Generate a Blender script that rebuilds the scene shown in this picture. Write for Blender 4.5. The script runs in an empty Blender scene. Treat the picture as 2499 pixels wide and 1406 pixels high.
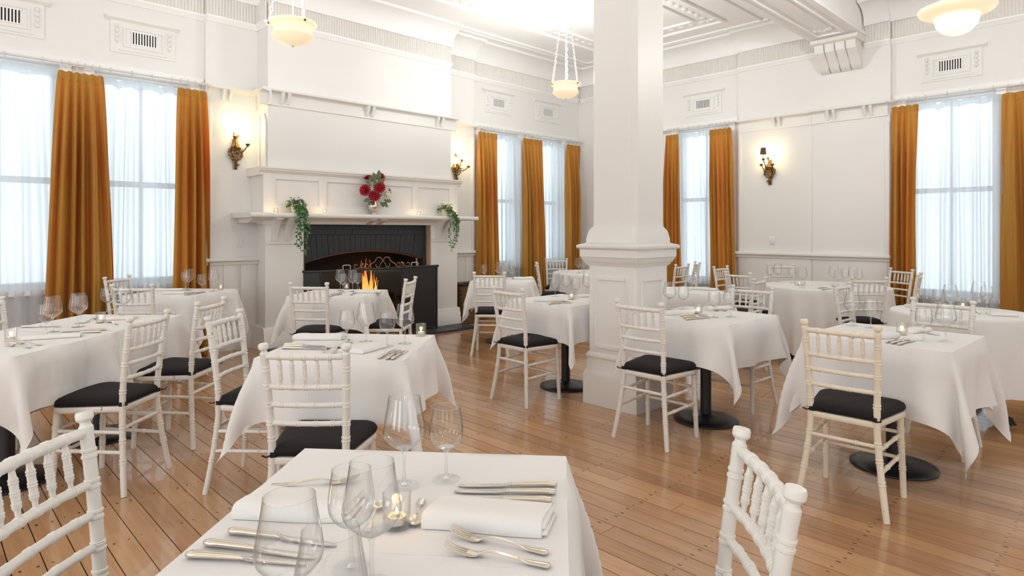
import bpy, math, random
import numpy as np
from mathutils import Vector, Matrix
random.seed(7); rng = np.random.default_rng(7)
D = bpy.data; SC = bpy.context.scene; COL = SC.collection
R = math.radians; PI = math.pi

# ---------------------------------------------------------------- camera
cam = D.objects.new('camera', D.cameras.new('camera')); COL.objects.link(cam)
cam.location = (0, 0, 1.365); cam.rotation_euler = (R(90), 0, R(46.0 - 90))
cam.data.sensor_width = 36; cam.data.lens = 36 * 1524.6 / 2499
cam.data.shift_x = 0.0032; cam.data.shift_y = -0.0564; cam.data.clip_start = 0.02
SC.camera = cam

# ---------------------------------------------------------------- sky and added fill lights
W = D.worlds.new('sky'); SC.world = W; W.use_nodes = True
bg = W.node_tree.nodes['Background']; bg.inputs[0].default_value = (0.86, 0.94, 1.0, 1); bg.inputs[1].default_value = 1.85

def area(name, loc, rot, sx, sy, power, col=(0.97, 0.985, 1.0)):
    l = D.lights.new(name, 'AREA'); l.shape = 'RECTANGLE'; l.size = sx; l.size_y = sy; l.energy = power; l.color = col
    o = D.objects.new(name, l); COL.objects.link(o); o.location = loc; o.rotation_euler = rot
    return o
# fill lights added before the unseen windows behind the viewer to brighten the room
for i, yy in enumerate((-1.6, 1.6, 4.8)):
    area('fill_light', (-4.45, yy, 2.0), (R(90), 0, R(-90)), 1.5, 2.6, 34)
for i, xx in enumerate((-2.2, 1.2, 4.6)):
    area('fill_light', (xx, -3.45, 2.0), (R(90), 0, 0 + R(180)), 1.5, 2.6, 30)

SC.view_settings.view_transform = 'Standard'; SC.view_settings.look = 'None'
SC.view_settings.exposure = 0.17; SC.view_settings.gamma = 1.0; SC.view_settings.use_curve_mapping = False
cy = SC.cycles
cy.use_denoising = True
cy.max_bounces = 10; cy.diffuse_bounces = 5; cy.glossy_bounces = 3; cy.transmission_bounces = 6; cy.transparent_max_bounces = 28; cy.adaptive_threshold = 0.02
cy.sample_clamp_indirect = 8.0; cy.caustics_reflective = False

# ---------------------------------------------------------------- materials
def mat(name, col=(0.8, 0.8, 0.8), rough=0.5, metal=0.0, spec=0.5, coat=0.0, emit=None, es=1.0, trans=0.0):
    m = D.materials.new(name); m.use_nodes = True
    b = m.node_tree.nodes['Principled BSDF']
    b.inputs['Base Color'].default_value = (*col, 1); b.inputs['Roughness'].default_value = rough
    b.inputs['Metallic'].default_value = metal; b.inputs['Specular IOR Level'].default_value = spec
    b.inputs['Coat Weight'].default_value = coat; b.inputs['Transmission Weight'].default_value = trans
    if emit: b.inputs['Emission Color'].default_value = (*emit, 1); b.inputs['Emission Strength'].default_value = es
    return m
def nd(m, t, **kw):
    n = m.node_tree.nodes.new(t)
    for k, v in kw.items(): setattr(n, k, v)
    return n
def lk(m, a, b): m.node_tree.links.new(a, b)
def bsdf(m): return m.node_tree.nodes['Principled BSDF']
def ramp(m, fac, stops):
    r = nd(m, 'ShaderNodeValToRGB'); el = r.color_ramp.elements
    while len(el) < len(stops): el.new(0.5)
    for e, (p, c) in zip(el, stops): e.position = p; e.color = (*c, 1) if len(c) == 3 else c
    lk(m, fac, r.inputs[0]); return r.outputs[0]
def mth(m, op, a, b=None, c=None):
    n = nd(m, 'ShaderNodeMath', operation=op)
    for i, v in enumerate((a, b, c)):
        if v is None: continue
        if isinstance(v, (int, float)): n.inputs[i].default_value = v
        else: lk(m, v, n.inputs[i])
    return n.outputs[0]
def noise(m, scale, detail=2.0, vec=None, rough=0.5):
    n = nd(m, 'ShaderNodeTexNoise'); n.inputs['Scale'].default_value = scale; n.inputs['Detail'].default_value = detail
    n.inputs['Roughness'].default_value = rough
    if vec is None: vec = nd(m, 'ShaderNodeTexCoord').outputs['Object']
    lk(m, vec, n.inputs['Vector']); return n.outputs['Fac']
def bump(m, h, dist=0.01, strength=0.5):
    b = nd(m, 'ShaderNodeBump'); b.inputs['Distance'].default_value = dist; b.inputs['Strength'].default_value = strength
    lk(m, h, b.inputs['Height']); lk(m, b.outputs[0], bsdf(m).inputs['Normal'])
def mapped(m, sx, sy, sz, src='Object'):
    t = nd(m, 'ShaderNodeTexCoord'); p = nd(m, 'ShaderNodeMapping'); p.inputs['Scale'].default_value = (sx, sy, sz)
    lk(m, t.outputs[src], p.inputs[0]); return p.outputs[0]

def paint(name, col, rough, var=0.03, b=0.15):
    m = mat(name, col, rough)
    f = noise(m, 1.3, 3)
    lk(m, ramp(m, f, [(0.3, tuple(c * (1 - var) for c in col)), (0.7, col)]), bsdf(m).inputs['Base Color'])
    bump(m, noise(m, 60, 2), 0.002, b); return m
M_WALL = paint('cream_wall_paint', (0.81, 0.805, 0.785), 0.55)
M_CEIL = paint('white_ceiling_paint', (0.92, 0.92, 0.915), 0.7)
M_TRIM = paint('cream_gloss_paint', (0.81, 0.80, 0.775), 0.42, 0.02, 0.05)
M_REED = paint('cream_reeded_plaster', (0.80, 0.785, 0.745), 0.5, 0.02, 0.05)
M_WHITE = mat('white_window_paint', (0.85, 0.86, 0.86), 0.35)

# floor boards: golden brown varnished timber, each board its own tone, nail heads in rows
def wood():
    m = mat('varnished_floorboards', (0.5, 0.27, 0.12), 0.24, spec=0.5, coat=0.4)
    geo = nd(m, 'ShaderNodeNewGeometry'); oi = nd(m, 'ShaderNodeObjectInfo')
    sep = nd(m, 'ShaderNodeSeparateXYZ'); lk(m, geo.outputs['Position'], sep.inputs[0])
    off = nd(m, 'ShaderNodeVectorMath', operation='MULTIPLY_ADD')
    cmb = nd(m, 'ShaderNodeCombineXYZ'); lk(m, oi.outputs['Random'], cmb.inputs[0]); lk(m, oi.outputs['Random'], cmb.inputs[1]); lk(m, oi.outputs['Random'], cmb.inputs[2])
    lk(m, cmb.outputs[0], off.inputs[0]); off.inputs[1].default_value = (37, 51, 13); lk(m, geo.outputs['Position'], off.inputs[2])
    mp = nd(m, 'ShaderNodeMapping'); mp.inputs['Scale'].default_value = (16, 0.9, 1); lk(m, off.outputs[0], mp.inputs[0])
    g = noise(m, 2.2, 6, mp.outputs[0], 0.65)
    tone = mth(m, 'ADD', mth(m, 'MULTIPLY', g, 0.68), mth(m, 'MULTIPLY', oi.outputs['Random'], 0.30))
    c = ramp(m, tone, [(0.2, (0.33, 0.17, 0.085)), (0.42, (0.46, 0.255, 0.13)), (0.6, (0.54, 0.315, 0.165)), (0.82, (0.62, 0.39, 0.22))])
    # nail heads: two per board every 0.45 m
    fx = mth(m, 'FRACT', mth(m, 'DIVIDE', mth(m, 'ADD', sep.outputs[0], 20.0), 0.108))
    fy = mth(m, 'FRACT', mth(m, 'ADD', mth(m, 'DIVIDE', mth(m, 'ADD', sep.outputs[1], 20.0), 0.45), mth(m, 'MULTIPLY', noise(m, 7, 0, geo.outputs['Position']), 0.10)))
    dx = mth(m, 'MULTIPLY', mth(m, 'SUBTRACT', mth(m, 'ABSOLUTE', mth(m, 'SUBTRACT', fx, 0.5)), 0.27), 0.108)
    dy = mth(m, 'MULTIPLY', mth(m, 'SUBTRACT', fy, 0.5), 0.45)
    d2 = mth(m, 'ADD', mth(m, 'MULTIPLY', dx, dx), mth(m, 'MULTIPLY', mth(m, 'MULTIPLY', dy, dy), 0.25))
    r = mth(m, 'MULTIPLY', noise(m, 11, 0, geo.outputs['Position']), 0.0085)
    nail = mth(m, 'LESS_THAN', d2, mth(m, 'MULTIPLY', r, r))
    spots = mth(m, 'GREATER_THAN', noise(m, 26, 1, geo.outputs['Position']), 0.79)
    dark = mth(m, 'MAXIMUM', nail, mth(m, 'MULTIPLY', spots, 0.6))
    mx = nd(m, 'ShaderNodeMix', data_type='RGBA'); lk(m, mth(m, 'MULTIPLY', dark, 0.8), mx.inputs[0]); lk(m, c, mx.inputs[6]); mx.inputs[7].default_value = (0.05, 0.022, 0.012, 1)
    lk(m, mx.outputs[2], bsdf(m).inputs['Base Color'])
    rr = mth(m, 'ADD', 0.10, mth(m, 'MULTIPLY', noise(m, 3.0, 4, geo.outputs['Position']), 0.24)); lk(m, rr, bsdf(m).inputs['Roughness'])
    bump(m, mth(m, 'ADD', mth(m, 'MULTIPLY', g, 0.6), noise(m, 14, 3, geo.outputs['Position'])), 0.0016, 0.35)
    return m
M_WOOD = wood()
M_GAP = mat('dark_floor_gap', (0.03, 0.016, 0.009), 1.0, spec=0.0)

def chair_paint(name, col, chips):
    m = mat(name, col, 0.34, spec=0.5)
    f = mth(m, 'MULTIPLY', noise(m, 55, 3), noise(m, 6.5, 1))
    sz = nd(m, 'ShaderNodeSeparateXYZ'); lk(m, nd(m, 'ShaderNodeTexCoord').outputs['Object'], sz.inputs[0])
    f = mth(m, 'ADD', f, mth(m, 'MULTIPLY', mth(m, 'GREATER_THAN', sz.outputs[2], 0.893), 0.085))      # knobs are knocked most
    k = ramp(m, f, [(chips, (0, 0, 0)), (chips + 0.012, (1, 1, 1))])
    g = noise(m, 9, 3)
    base = ramp(m, g, [(0.3, tuple(c * 0.94 for c in col)), (0.7, col)])
    mx = nd(m, 'ShaderNodeMix', data_type='RGBA'); lk(m, k, mx.inputs[0]); lk(m, base, mx.inputs[6]); mx.inputs[7].default_value = (0.23, 0.13, 0.07, 1)
    lk(m, mx.outputs[2], bsdf(m).inputs['Base Color']); return m
M_CHAIR = chair_paint('chipped_white_chair_paint', (0.80, 0.78, 0.735), 0.478)
M_CREAM = chair_paint('worn_cream_chair_paint', (0.82, 0.75, 0.62), 0.455)
M_CUSH = mat('black_cushion_fabric', (0.012, 0.010, 0.011), 0.75, spec=0.25); bump(M_CUSH, noise(M_CUSH, 400, 1), 0.001, 0.3)
M_STRAP = mat('black_strap', (0.01, 0.01, 0.011), 0.8)
M_BLACK = mat('black_cast_iron', (0.012, 0.013, 0.015), 0.36, spec=0.5)
def cloth_mat(name, col, crease=True):
    m = mat(name, col, 0.85, spec=0.2); b = bsdf(m); b.inputs['Sheen Weight'].default_value = 0.15
    if crease:
        sep = nd(m, 'ShaderNodeSeparateXYZ'); lk(m, nd(m, 'ShaderNodeTexCoord').outputs['Object'], sep.inputs[0])
        hs = None
        for i in (0, 1):
            d = mth(m, 'ABSOLUTE', mth(m, 'SUBTRACT', sep.outputs[i], 0.085))
            h = mth(m, 'SUBTRACT', 1.0, mth(m, 'MINIMUM', mth(m, 'DIVIDE', d, 0.006), 1.0))
            hs = h if hs is None else mth(m, 'MAXIMUM', hs, h)
        w = noise(m, 5, 3)
        bump(m, mth(m, 'ADD', mth(m, 'MULTIPLY', hs, 0.35), mth(m, 'MULTIPLY', w, 0.8)), 0.006, 0.55)
    return m
M_CLOTH = cloth_mat('white_table_linen', (0.80, 0.795, 0.785))
M_NAP = cloth_mat('white_napkin_linen', (0.83, 0.815, 0.785), False); bump(M_NAP, noise(M_NAP, 22, 3), 0.004, 0.4)
M_STEEL = mat('knife_steel', (0.62, 0.61, 0.58), 0.2, 1.0)
M_SILVER = mat('old_silver_plate', (0.76, 0.70, 0.59), 0.24, 1.0); bump(M_SILVER, noise(M_SILVER, 60, 3), 0.001, 0.25)
M_ALU = mat('tealight_cup', (0.7, 0.69, 0.66), 0.35, 1.0)
M_WAX = mat('candle_wax', (0.85, 0.70, 0.42), 0.5, emit=(1.0, 0.62, 0.22), es=0.35)
def flame_mat(name, c0, c1, z0, z1, s):
    m = mat(name, (0, 0, 0), 1.0, spec=0.0)
    sep = nd(m, 'ShaderNodeSeparateXYZ'); lk(m, nd(m, 'ShaderNodeTexCoord').outputs['Object'], sep.inputs[0])
    f = mth(m, 'DIVIDE', mth(m, 'SUBTRACT', sep.outputs[2], z0), z1 - z0)
    lk(m, ramp(m, mth(m, 'ADD', f, mth(m, 'MULTIPLY', mth(m, 'SUBTRACT', noise(m, 9, 3), 0.5), 0.35)), [(0.0, c0), (0.5, tuple((a + b) / 2 for a, b in zip(c0, c1))), (1.0, c1)]), bsdf(m).inputs['Emission Color'])
    bsdf(m).inputs['Emission Strength'].default_value = s; return m
M_FLAME = flame_mat('candle_flame', (1, 0.55, 0.12), (1, 0.85, 0.5), 0.0, 0.015, 4.5)
M_FIRE = flame_mat('fire_flame', (1.0, 0.66, 0.16), (0.85, 0.13, 0.01), 0.05, 0.80, 2.2)

# thin clear glass: one wall, mirror-like at grazing angles by the angle of the surface
def thin_glass(name, tint=(0.985, 0.99, 0.99), edge=(0.22, 0.25, 0.27), pw=2.6, base=0.06):
    m = D.materials.new(name); m.use_nodes = True; n = m.node_tree.nodes; n.clear()
    out = nd(m, 'ShaderNodeOutputMaterial'); lw = nd(m, 'ShaderNodeLayerWeight'); lw.inputs[0].default_value = 0.5
    f = mth(m, 'POWER', lw.outputs['Facing'], pw)
    tr = nd(m, 'ShaderNodeBsdfTransparent'); gl = nd(m, 'ShaderNodeBsdfGlossy'); gl.inputs['Roughness'].default_value = 0.03
    gl.inputs['Color'].default_value = (1, 1, 1, 1)
    lk(m, ramp(m, mth(m, 'POWER', lw.outputs['Facing'], 3.0), [(0.0, tint), (1.0, edge)]), tr.inputs['Color'])
    mx = nd(m, 'ShaderNodeMixShader'); lk(m, mth(m, 'ADD', base, mth(m, 'MULTIPLY', f, 0.62)), mx.inputs[0])
    lk(m, tr.outputs[0], mx.inputs[1]); lk(m, gl.outputs[0], mx.inputs[2]); lk(m, mx.outputs[0], out.inputs[0]); return m
M_GLASS = thin_glass('clear_wine_glass')
M_GFOOT = thin_glass('clear_glass_foot', (0.985, 0.99, 0.99), (0.85, 0.87, 0.88), 5.0, 0.04)
M_GSTEM = thin_glass('clear_glass_stem', (0.95, 0.96, 0.96), (0.5, 0.54, 0.56), 1.6, 0.1)
M_PANE = thin_glass('window_pane', (0.96, 0.98, 0.98), (0.8, 0.85, 0.86), 4.0, 0.03)
M_TUMB = thin_glass('thick_tumbler_glass', (0.98, 0.98, 0.975), (0.55, 0.57, 0.58), 3.0, 0.05)
M_SMOKE = thin_glass('smoked_fire_glass', (0.9, 0.88, 0.86), (0.3, 0.3, 0.3), 3.0, 0.03)

def velvet():
    m = D.materials.new('mustard_velvet'); m.use_nodes = True
    b = bsdf(m); b.inputs['Roughness'].default_value = 0.7; b.inputs['Specular IOR Level'].default_value = 0.2
    b.inputs['Sheen Weight'].default_value = 0.25; b.inputs['Sheen Tint'].default_value = (1.0, 0.75, 0.3, 1); b.inputs['Sheen Roughness'].default_value = 0.4
    v = mapped(m, 5, 5, 0.25)
    f = noise(m, 3, 3, v)
    lk(m, ramp(m, f, [(0.25, (0.42, 0.205, 0.04)), (0.5, (0.53, 0.285, 0.055)), (0.75, (0.62, 0.36, 0.08))]), b.inputs['Base Color'])
    out = m.node_tree.nodes['Material Output']; tl = nd(m, 'ShaderNodeBsdfTranslucent')
    lk(m, ramp(m, f, [(0.38, (0.85, 0.07, 0.02)), (0.6, (0.60, 0.24, 0.04))]), tl.inputs['Color'])
    mx = nd(m, 'ShaderNodeMixShader'); mx.inputs[0].default_value = 0.30
    lk(m, b.outputs[0], mx.inputs[1]); lk(m, tl.outputs[0], mx.inputs[2]); lk(m, mx.outputs[0], out.inputs[0])
    bump(m, noise(m, 220, 1), 0.001, 0.25); return m
M_VELV = velvet()
def sheer():
    m = D.materials.new('white_sheer_voile'); m.use_nodes = True; n = m.node_tree.nodes; n.clear()
    out = nd(m, 'ShaderNodeOutputMaterial'); tr = nd(m, 'ShaderNodeBsdfTransparent'); tl = nd(m, 'ShaderNodeBsdfTranslucent'); df = nd(m, 'ShaderNodeBsdfDiffuse')
    tr.inputs[0].default_value = (0.97, 0.985, 1, 1); tl.inputs[0].default_value = (0.74, 0.78, 0.82, 1); df.inputs[0].default_value = (0.80, 0.82, 0.84, 1)
    a = nd(m, 'ShaderNodeMixShader'); a.inputs[0].default_value = 0.35; lk(m, tl.outputs[0], a.inputs[1]); lk(m, df.outputs[0], a.inputs[2])
    lw = nd(m, 'ShaderNodeLayerWeight'); lw.inputs[0].default_value = 0.5
    b = nd(m, 'ShaderNodeMixShader'); lk(m, mth(m, 'ADD', 0.64, mth(m, 'MULTIPLY', lw.outputs['Facing'], 0.34)), b.inputs[0])
    lk(m, tr.outputs[0], b.inputs[1]); lk(m, a.outputs[0], b.inputs[2]); lk(m, b.outputs[0], out.inputs[0]); return m
M_SHEER = sheer()
M_HEAD = mat('white_heading_tape', (0.70, 0.71, 0.71), 0.8)
M_BRONZE = mat('aged_bronze', (0.20, 0.115, 0.05), 0.38, 0.9); 
lk(M_BRONZE, ramp(M_BRONZE, noise(M_BRONZE, 40, 3), [(0.3, (0.05, 0.03, 0.015)), (0.65, (0.36, 0.22, 0.10))]), bsdf(M_BRONZE).inputs['Base Color'])
M_LAMP = mat('opal_lamp_glass', (0.85, 0.74, 0.55), 0.35, emit=(1.0, 0.82, 0.55), es=0.50)
M_LAMPB = mat('bright_opal_globe', (0.9, 0.8, 0.6), 0.3, emit=(1.0, 0.84, 0.56), es=1.1)
M_SHADE = mat('lit_fabric_shade', (0.9, 0.85, 0.7), 0.8, emit=(1.0, 0.90, 0.66), es=1.7)
M_DSHADE = mat('dark_pleated_shade', (0.10, 0.065, 0.03), 0.8)
M_CHAIN = mat('white_painted_chain', (0.72, 0.71, 0.68), 0.4)
M_SLATE = mat('dark_slate_tile', (0.045, 0.052, 0.06), 0.45); bump(M_SLATE, noise(M_SLATE, 25, 3), 0.003, 0.4)
M_BRICK = mat('black_painted_brick', (0.022, 0.027, 0.033), 0.36); bump(M_BRICK, noise(M_BRICK, 30, 4), 0.004, 0.5)
M_SOOT = mat('sooty_firebox', (0.012, 0.010, 0.009), 0.9)
M_SCREEN = mat('black_screen_metal', (0.02, 0.02, 0.021), 0.4, spec=0.5)
M_COPPER = mat('copper_scroll_wire', (0.62, 0.36, 0.25), 0.3, 1.0)
M_LOG = mat('charred_log', (0.06, 0.035, 0.02), 0.9); bump(M_LOG, noise(M_LOG, 30, 4), 0.01, 0.8)
M_LEAF = mat('glossy_green_leaf', (0.035, 0.13, 0.035), 0.4); lk(M_LEAF, ramp(M_LEAF, noise(M_LEAF, 22, 1), [(0.35, (0.012, 0.06, 0.018)), (0.6, (0.05, 0.19, 0.05)), (0.8, (0.16, 0.34, 0.10))]), bsdf(M_LEAF).inputs['Base Color'])
M_YLEAF = mat('yellow_green_leaf', (0.45, 0.52, 0.12), 0.5)
M_SAGE = mat('sage_green_leaf', (0.12, 0.17, 0.085), 0.6)
M_RED = mat('crimson_petal', (0.42, 0.008, 0.02), 0.6); lk(M_RED, ramp(M_RED, noise(M_RED, 60, 2), [(0.3, (0.20, 0.003, 0.012)), (0.7, (0.55, 0.015, 0.03))]), bsdf(M_RED).inputs['Base Color'])
M_WPET = mat('ivory_petal', (0.82, 0.76, 0.66), 0.6)
M_MERC = mat('mercury_glass', (0.75, 0.66, 0.55), 0.16, 0.9); bump(M_MERC, noise(M_MERC, 30, 3), 0.003, 0.4)
M_POT = mat('cream_pot', (0.80, 0.74, 0.55), 0.5)
M_WICK = mat('brown_wicker', (0.17, 0.095, 0.045), 0.6)
M_PLAST = mat('white_switch_plastic', (0.80, 0.80, 0.78), 0.35)
M_VOID = mat('dark_vent_void', (0.02, 0.018, 0.016), 0.9)
M_EDGEW = mat('iron_claw', (0.05, 0.038, 0.028), 0.45, 0.3)

# ---------------------------------------------------------------- mesh builder
class MB:
    def __init__(s): s.v = []; s.f = []
    def add(s, vs, fs):
        n = len(s.v); s.v += [tuple(v) for v in vs]; s.f += [tuple(i + n for i in f) for f in fs]; return s
    def box(s, x0, x1, y0, y1, z0, z1, fn=None):
        vs = [(x, y, z) for z in (z0, z1) for y in (y0, y1) for x in (x0, x1)]
        if fn: vs = [fn(*v) for v in vs]
        return s.add(vs, [(0, 2, 3, 1), (4, 5, 7, 6), (0, 1, 5, 4), (2, 6, 7, 3), (0, 4, 6, 2), (1, 3, 7, 5)])
    def prof(s, pts, e0, e1, fn):
        """closed polygon pts (o,z) extruded along s from e0 to e1; fn(s,o,z) -> world"""
        n = len(pts); vs = [fn(e0, o, z) for o, z in pts] + [fn(e1, o, z) for o, z in pts]
        return s.add(vs, [(i, (i + 1) % n, n + (i + 1) % n, n + i) for i in range(n)] + [tuple(range(n))[::-1], tuple(range(n, 2 * n))])
    def lathe(s, prof, seg=16, c=(0, 0, 0), flute=None, caps=True):
        """prof: (r,z) list"""
        vs = []; k = len(prof)
        for j, (r, z) in enumerate(prof):
            for i in range(seg):
                a = 2 * PI * i / seg; rr = r
                if flute and j in flute: rr = r * (1 + (0.018 if i % 2 else -0.018))
                vs.append((c[0] + rr * math.cos(a), c[1] + rr * math.sin(a), c[2] + z))
        fs = [(j * seg + i, j * seg + (i + 1) % seg, (j + 1) * seg + (i + 1) % seg, (j + 1) * seg + i) for j in range(k - 1) for i in range(seg)]
        if caps:
            if prof[0][0] > 1e-5: fs.append(tuple(range(seg))[::-1])
            if prof[-1][0] > 1e-5: fs.append(tuple(range((k - 1) * seg, k * seg)))
        return s.add(vs, fs)
    def tube(s, path, rad, seg=10, caps=True, closed=False, flat=None):
        P = [Vector(p) for p in path]; n = len(P); rad = rad if isinstance(rad, (list, tuple)) else [rad] * n
        vs = []; up = None
        for i in range(n):
            if closed: t = P[(i + 1) % n] - P[i - 1]
            else: t = P[min(i + 1, n - 1)] - P[max(i - 1, 0)]
            if t.length < 1e-9: t = Vector((0, 0, 1))
            t.normalize()
            if up is None:
                up = Vector((0, 0, 1)) if abs(t.z) < 0.9 else Vector((1, 0, 0))
            a = up - t * up.dot(t)
            if a.length < 1e-6: a = t.orthogonal()
            a.normalize(); b = t.cross(a); up = a
            for k in range(seg):
                an = 2 * PI * k / seg; q = P[i] + (a * math.cos(an) * (flat or 1) + b * math.sin(an)) * rad[i]; vs.append(q[:])
        m = n if closed else n - 1
        fs = [(i * seg + k, i * seg + (k + 1) % seg, ((i + 1) % n) * seg + (k + 1) % seg, ((i + 1) % n) * seg + k) for i in range(m) for k in range(seg)]
        if caps and not closed: fs += [tuple(range(seg))[::-1], tuple(range((n - 1) * seg, n * seg))]
        return s.add(vs, fs)
    def torus(s, c, R1, r, ax=(0, 0, 1), seg=20, sub=8, sx=1.0):
        a = Vector(ax).normalized(); u = a.orthogonal().normalized(); w = a.cross(u)
        return s.tube([(Vector(c) + u * math.cos(2 * PI * i / seg) * R1 + w * math.sin(2 * PI * i / seg) * R1 * sx)[:] for i in range(seg)], r, sub, closed=True)
    def ball(s, c, r, seg=12, rings=8, sq=(1, 1, 1)):
        vs = []; fs = []
        for j in range(rings + 1):
            t = PI * j / rings
            for i in range(seg):
                a = 2 * PI * i / seg; vs.append((c[0] + r * sq[0] * math.sin(t) * math.cos(a), c[1] + r * sq[1] * math.sin(t) * math.sin(a), c[2] - r * sq[2] * math.cos(t)))
        for j in range(rings):
            for i in range(seg): fs.append((j * seg + i, j * seg + (i + 1) % seg, (j + 1) * seg + (i + 1) % seg, (j + 1) * seg + i))
        return s.add(vs, fs)
    def leaf(s, base, d, nrm, L, w):
        d = Vector(d).normalized(); nrm = Vector(nrm); sd = d.cross(nrm)
        if sd.length < 1e-5: sd = d.orthogonal()
        sd.normalize(); up = sd.cross(d); b = Vector(base)
        P = [b, b + d * L * 0.35 + sd * w * 0.5 + up * L * 0.06, b + d * L * 0.4 - up * L * 0.03, b + d * L * 0.35 - sd * w * 0.5 + up * L * 0.06, b + d * L * 0.75 + sd * w * 0.33, b + d * L * 0.75 - sd * w * 0.33, b + d * L - up * L * 0.12]
        return s.add([p[:] for p in P], [(0, 2, 1), (0, 3, 2), (1, 2, 4), (2, 3, 5), (2, 5, 6), (2, 6, 4)])
    def mesh(s, name, m, angle=40):
        me = D.meshes.new(name); me.from_pydata(s.v, [], s.f); me.validate(); 
        import bmesh
        bm = bmesh.new(); bm.from_mesh(me); bmesh.ops.recalc_face_normals(bm, faces=bm.faces); bm.to_mesh(me); bm.free()
        if m: me.materials.append(m)
        if angle is not None:
            me.polygons.foreach_set('use_smooth', [True] * len(me.polygons)); me.set_sharp_from_angle(angle=R(angle))
        return me

def tag(o, label=None, cat=None, group=None, kind=None):
    if label: o['label'] = label
    if cat: o['category'] = cat
    if group: o['group'] = group
    if kind: o['kind'] = kind
    return o
def ob(name, mb, m, parent=None, angle=40, loc=None, rz=None, **kw):
    me = mb if isinstance(mb, bpy.types.Mesh) else mb.mesh(name, m, angle)
    o = D.objects.new(name, me); COL.objects.link(o)
    if parent: o.parent = parent
    if loc: o.location = loc
    if rz is not None: o.rotation_euler = (0, 0, rz)
    return tag(o, **kw)
def empty(name, loc=(0, 0, 0), rz=0, **kw):
    o = D.objects.new(name, None); COL.objects.link(o); o.location = loc; o.rotation_euler = (0, 0, rz); o.empty_display_size = 0.05
    return tag(o, **kw)
KIDS = {}
def dup(o, parent=None):
    c = o.copy(); COL.objects.link(c)
    if parent: c.parent = parent
    for k in [x for x in D.objects if x.parent == o] if o.name not in KIDS else KIDS[o.name]: dup(k, c)
    return c
def freeze(root):
    """remember the children of a finished thing so that copies are quick"""
    KIDS[root.name] = [x for x in D.objects if x.parent == root]
    for k in KIDS[root.name]: freeze(k)
def struct(name, mb, m, parent=None, angle=30, **kw):
    return ob(name, mb, m, parent, angle, kind=None if parent else 'structure', **kw)
# ================================================================ THE ROOM
X0, Y0, ZC = -4.6, -3.6, 4.25            # the walls behind the viewer, ceiling height
YL, XB = 7.337, 8.888                    # pier faces of the left and the back wall
def onL(y=YL): return lambda s, o, z: (s, y - o, z)        # left wall: s along X, o out into the room
def onB(x=XB): return lambda s, o, z: (x - o, s, z)        # back wall: s along Y
FL, FB, FC, FS = onL(), onB(), onL(7.05), onB(2.98)         # FC: chimney front, FS: its side
ZO = -0.055                              # window bays sit this much behind the piers
def wb(M, fn, s0, s1, o0, o1, z0, z1): return M.box(s0, s1, o0, o1, z0, z1, fn)

# ---- floor: separate boards running along Y
fl = MB().box(X0 - .2, XB + .3, Y0 - .2, 7.9, -0.12, -0.012)
floor = struct('floor', fl, M_GAP)
BW = 0.108; far = MB()
nrow = int((XB + 0.12 - X0) / BW)
k0 = math.floor((X0 + 20) / BW)
plank_mesh = {}
for i in range(nrow + 2):
    xa = (k0 + i) * BW - 20; xb = xa + BW - 0.0042
    if xb > XB + 0.2: break
    if xa < -0.45:
        far.box(xa, xb, Y0, 7.5, -0.02, 0.0); continue
    lo = -0.8 if xa < 3 else -0.2
    far.box(xa, xb, Y0, lo - 0.002, -0.02, 0.0)
    y = lo; cut = lo + random.uniform(1.2, 4.6)
    segs = [lo, cut] + ([cut + random.uniform(2.2, 3.4)] if cut < 4 else []) + [7.5]
    for a, b in zip(segs, segs[1:]):
        q = MB().box(xa, xb, a, b - 0.002, -0.02, random.uniform(-0.0006, 0.0004))
        ob('floorboard', q, M_WOOD, floor, None)
ob('floorboards_beyond', far, M_WOOD, floor, None, kind='stuff')

# ---- ceiling with plaster mouldings and the beam over the pillar
ceiling = struct('ceiling', MB().box(X0 - .2, XB + .3, Y0 - .2, 7.9, ZC, ZC + .15), M_CEIL)
def frame_strip(M, x0, x1, y0, y1, w, h, z=ZC):
    for a, b, c, d in ((x0, x1, y0, y0 + w), (x0, x1, y1 - w, y1), (x0, x0 + w, y0 + w, y1 - w), (x1 - w, x1, y0 + w, y1 - w)):
        M.box(a, b, c, d, z - h, z + .01)
for x0, x1, y0, y1 in ((3.85, 8.1, 4.1, 6.25), (-0.2, 3.6, 4.1, 6.25), (3.85, 8.1, -0.6, 1.75)):
    M = MB(); frame_strip(M, x0, x1, y0, y1, 0.035, 0.03); frame_strip(M, x0 + .30, x1 - .30, y0 + .30, y1 - .30, 0.03, 0.028)
    ob('plaster_border', M, M_CEIL, ceiling, 30)
    M = MB()                                              # small raised leaves between the two strips
    for k in range(int((x1 - x0) / .16)):
        for yy in (y0 + .17, y1 - .17): M.ball((x0 + .1 + k * .16, yy, ZC - .002), .05, 8, 4, (1.15, .8, .35))
    for k in range(int((y1 - y0) / .16)):
        for xx in (x0 + .17, x1 - .17): M.ball((xx, y0 + .1 + k * .16, ZC - .002), .05, 8, 4, (.8, 1.15, .35))
    ob('plaster_leaf_band', M, M_CEIL, ceiling, 60)
for yy in (6.78, 3.62, 2.12): ob('plaster_strip', MB().box(X0, 8.5, yy, yy + .03, ZC - .025, ZC + .01).box(X0, 8.5, yy + .12, yy + .14, ZC - .02, ZC + .01), M_CEIL, ceiling, 30)
ob('plaster_strip', MB().box(8.42, 8.45, 3.2, 6.8, ZC - .025, ZC + .01).box(8.5, 8.52, 3.2, 6.8, ZC - .02, ZC + .01), M_CEIL, ceiling, 30)
bm_ = MB().box(X0, XB, 2.62, 3.13, 3.86, ZC)
beam = struct('trim_1', bm_, M_CEIL)
q = MB()
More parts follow.
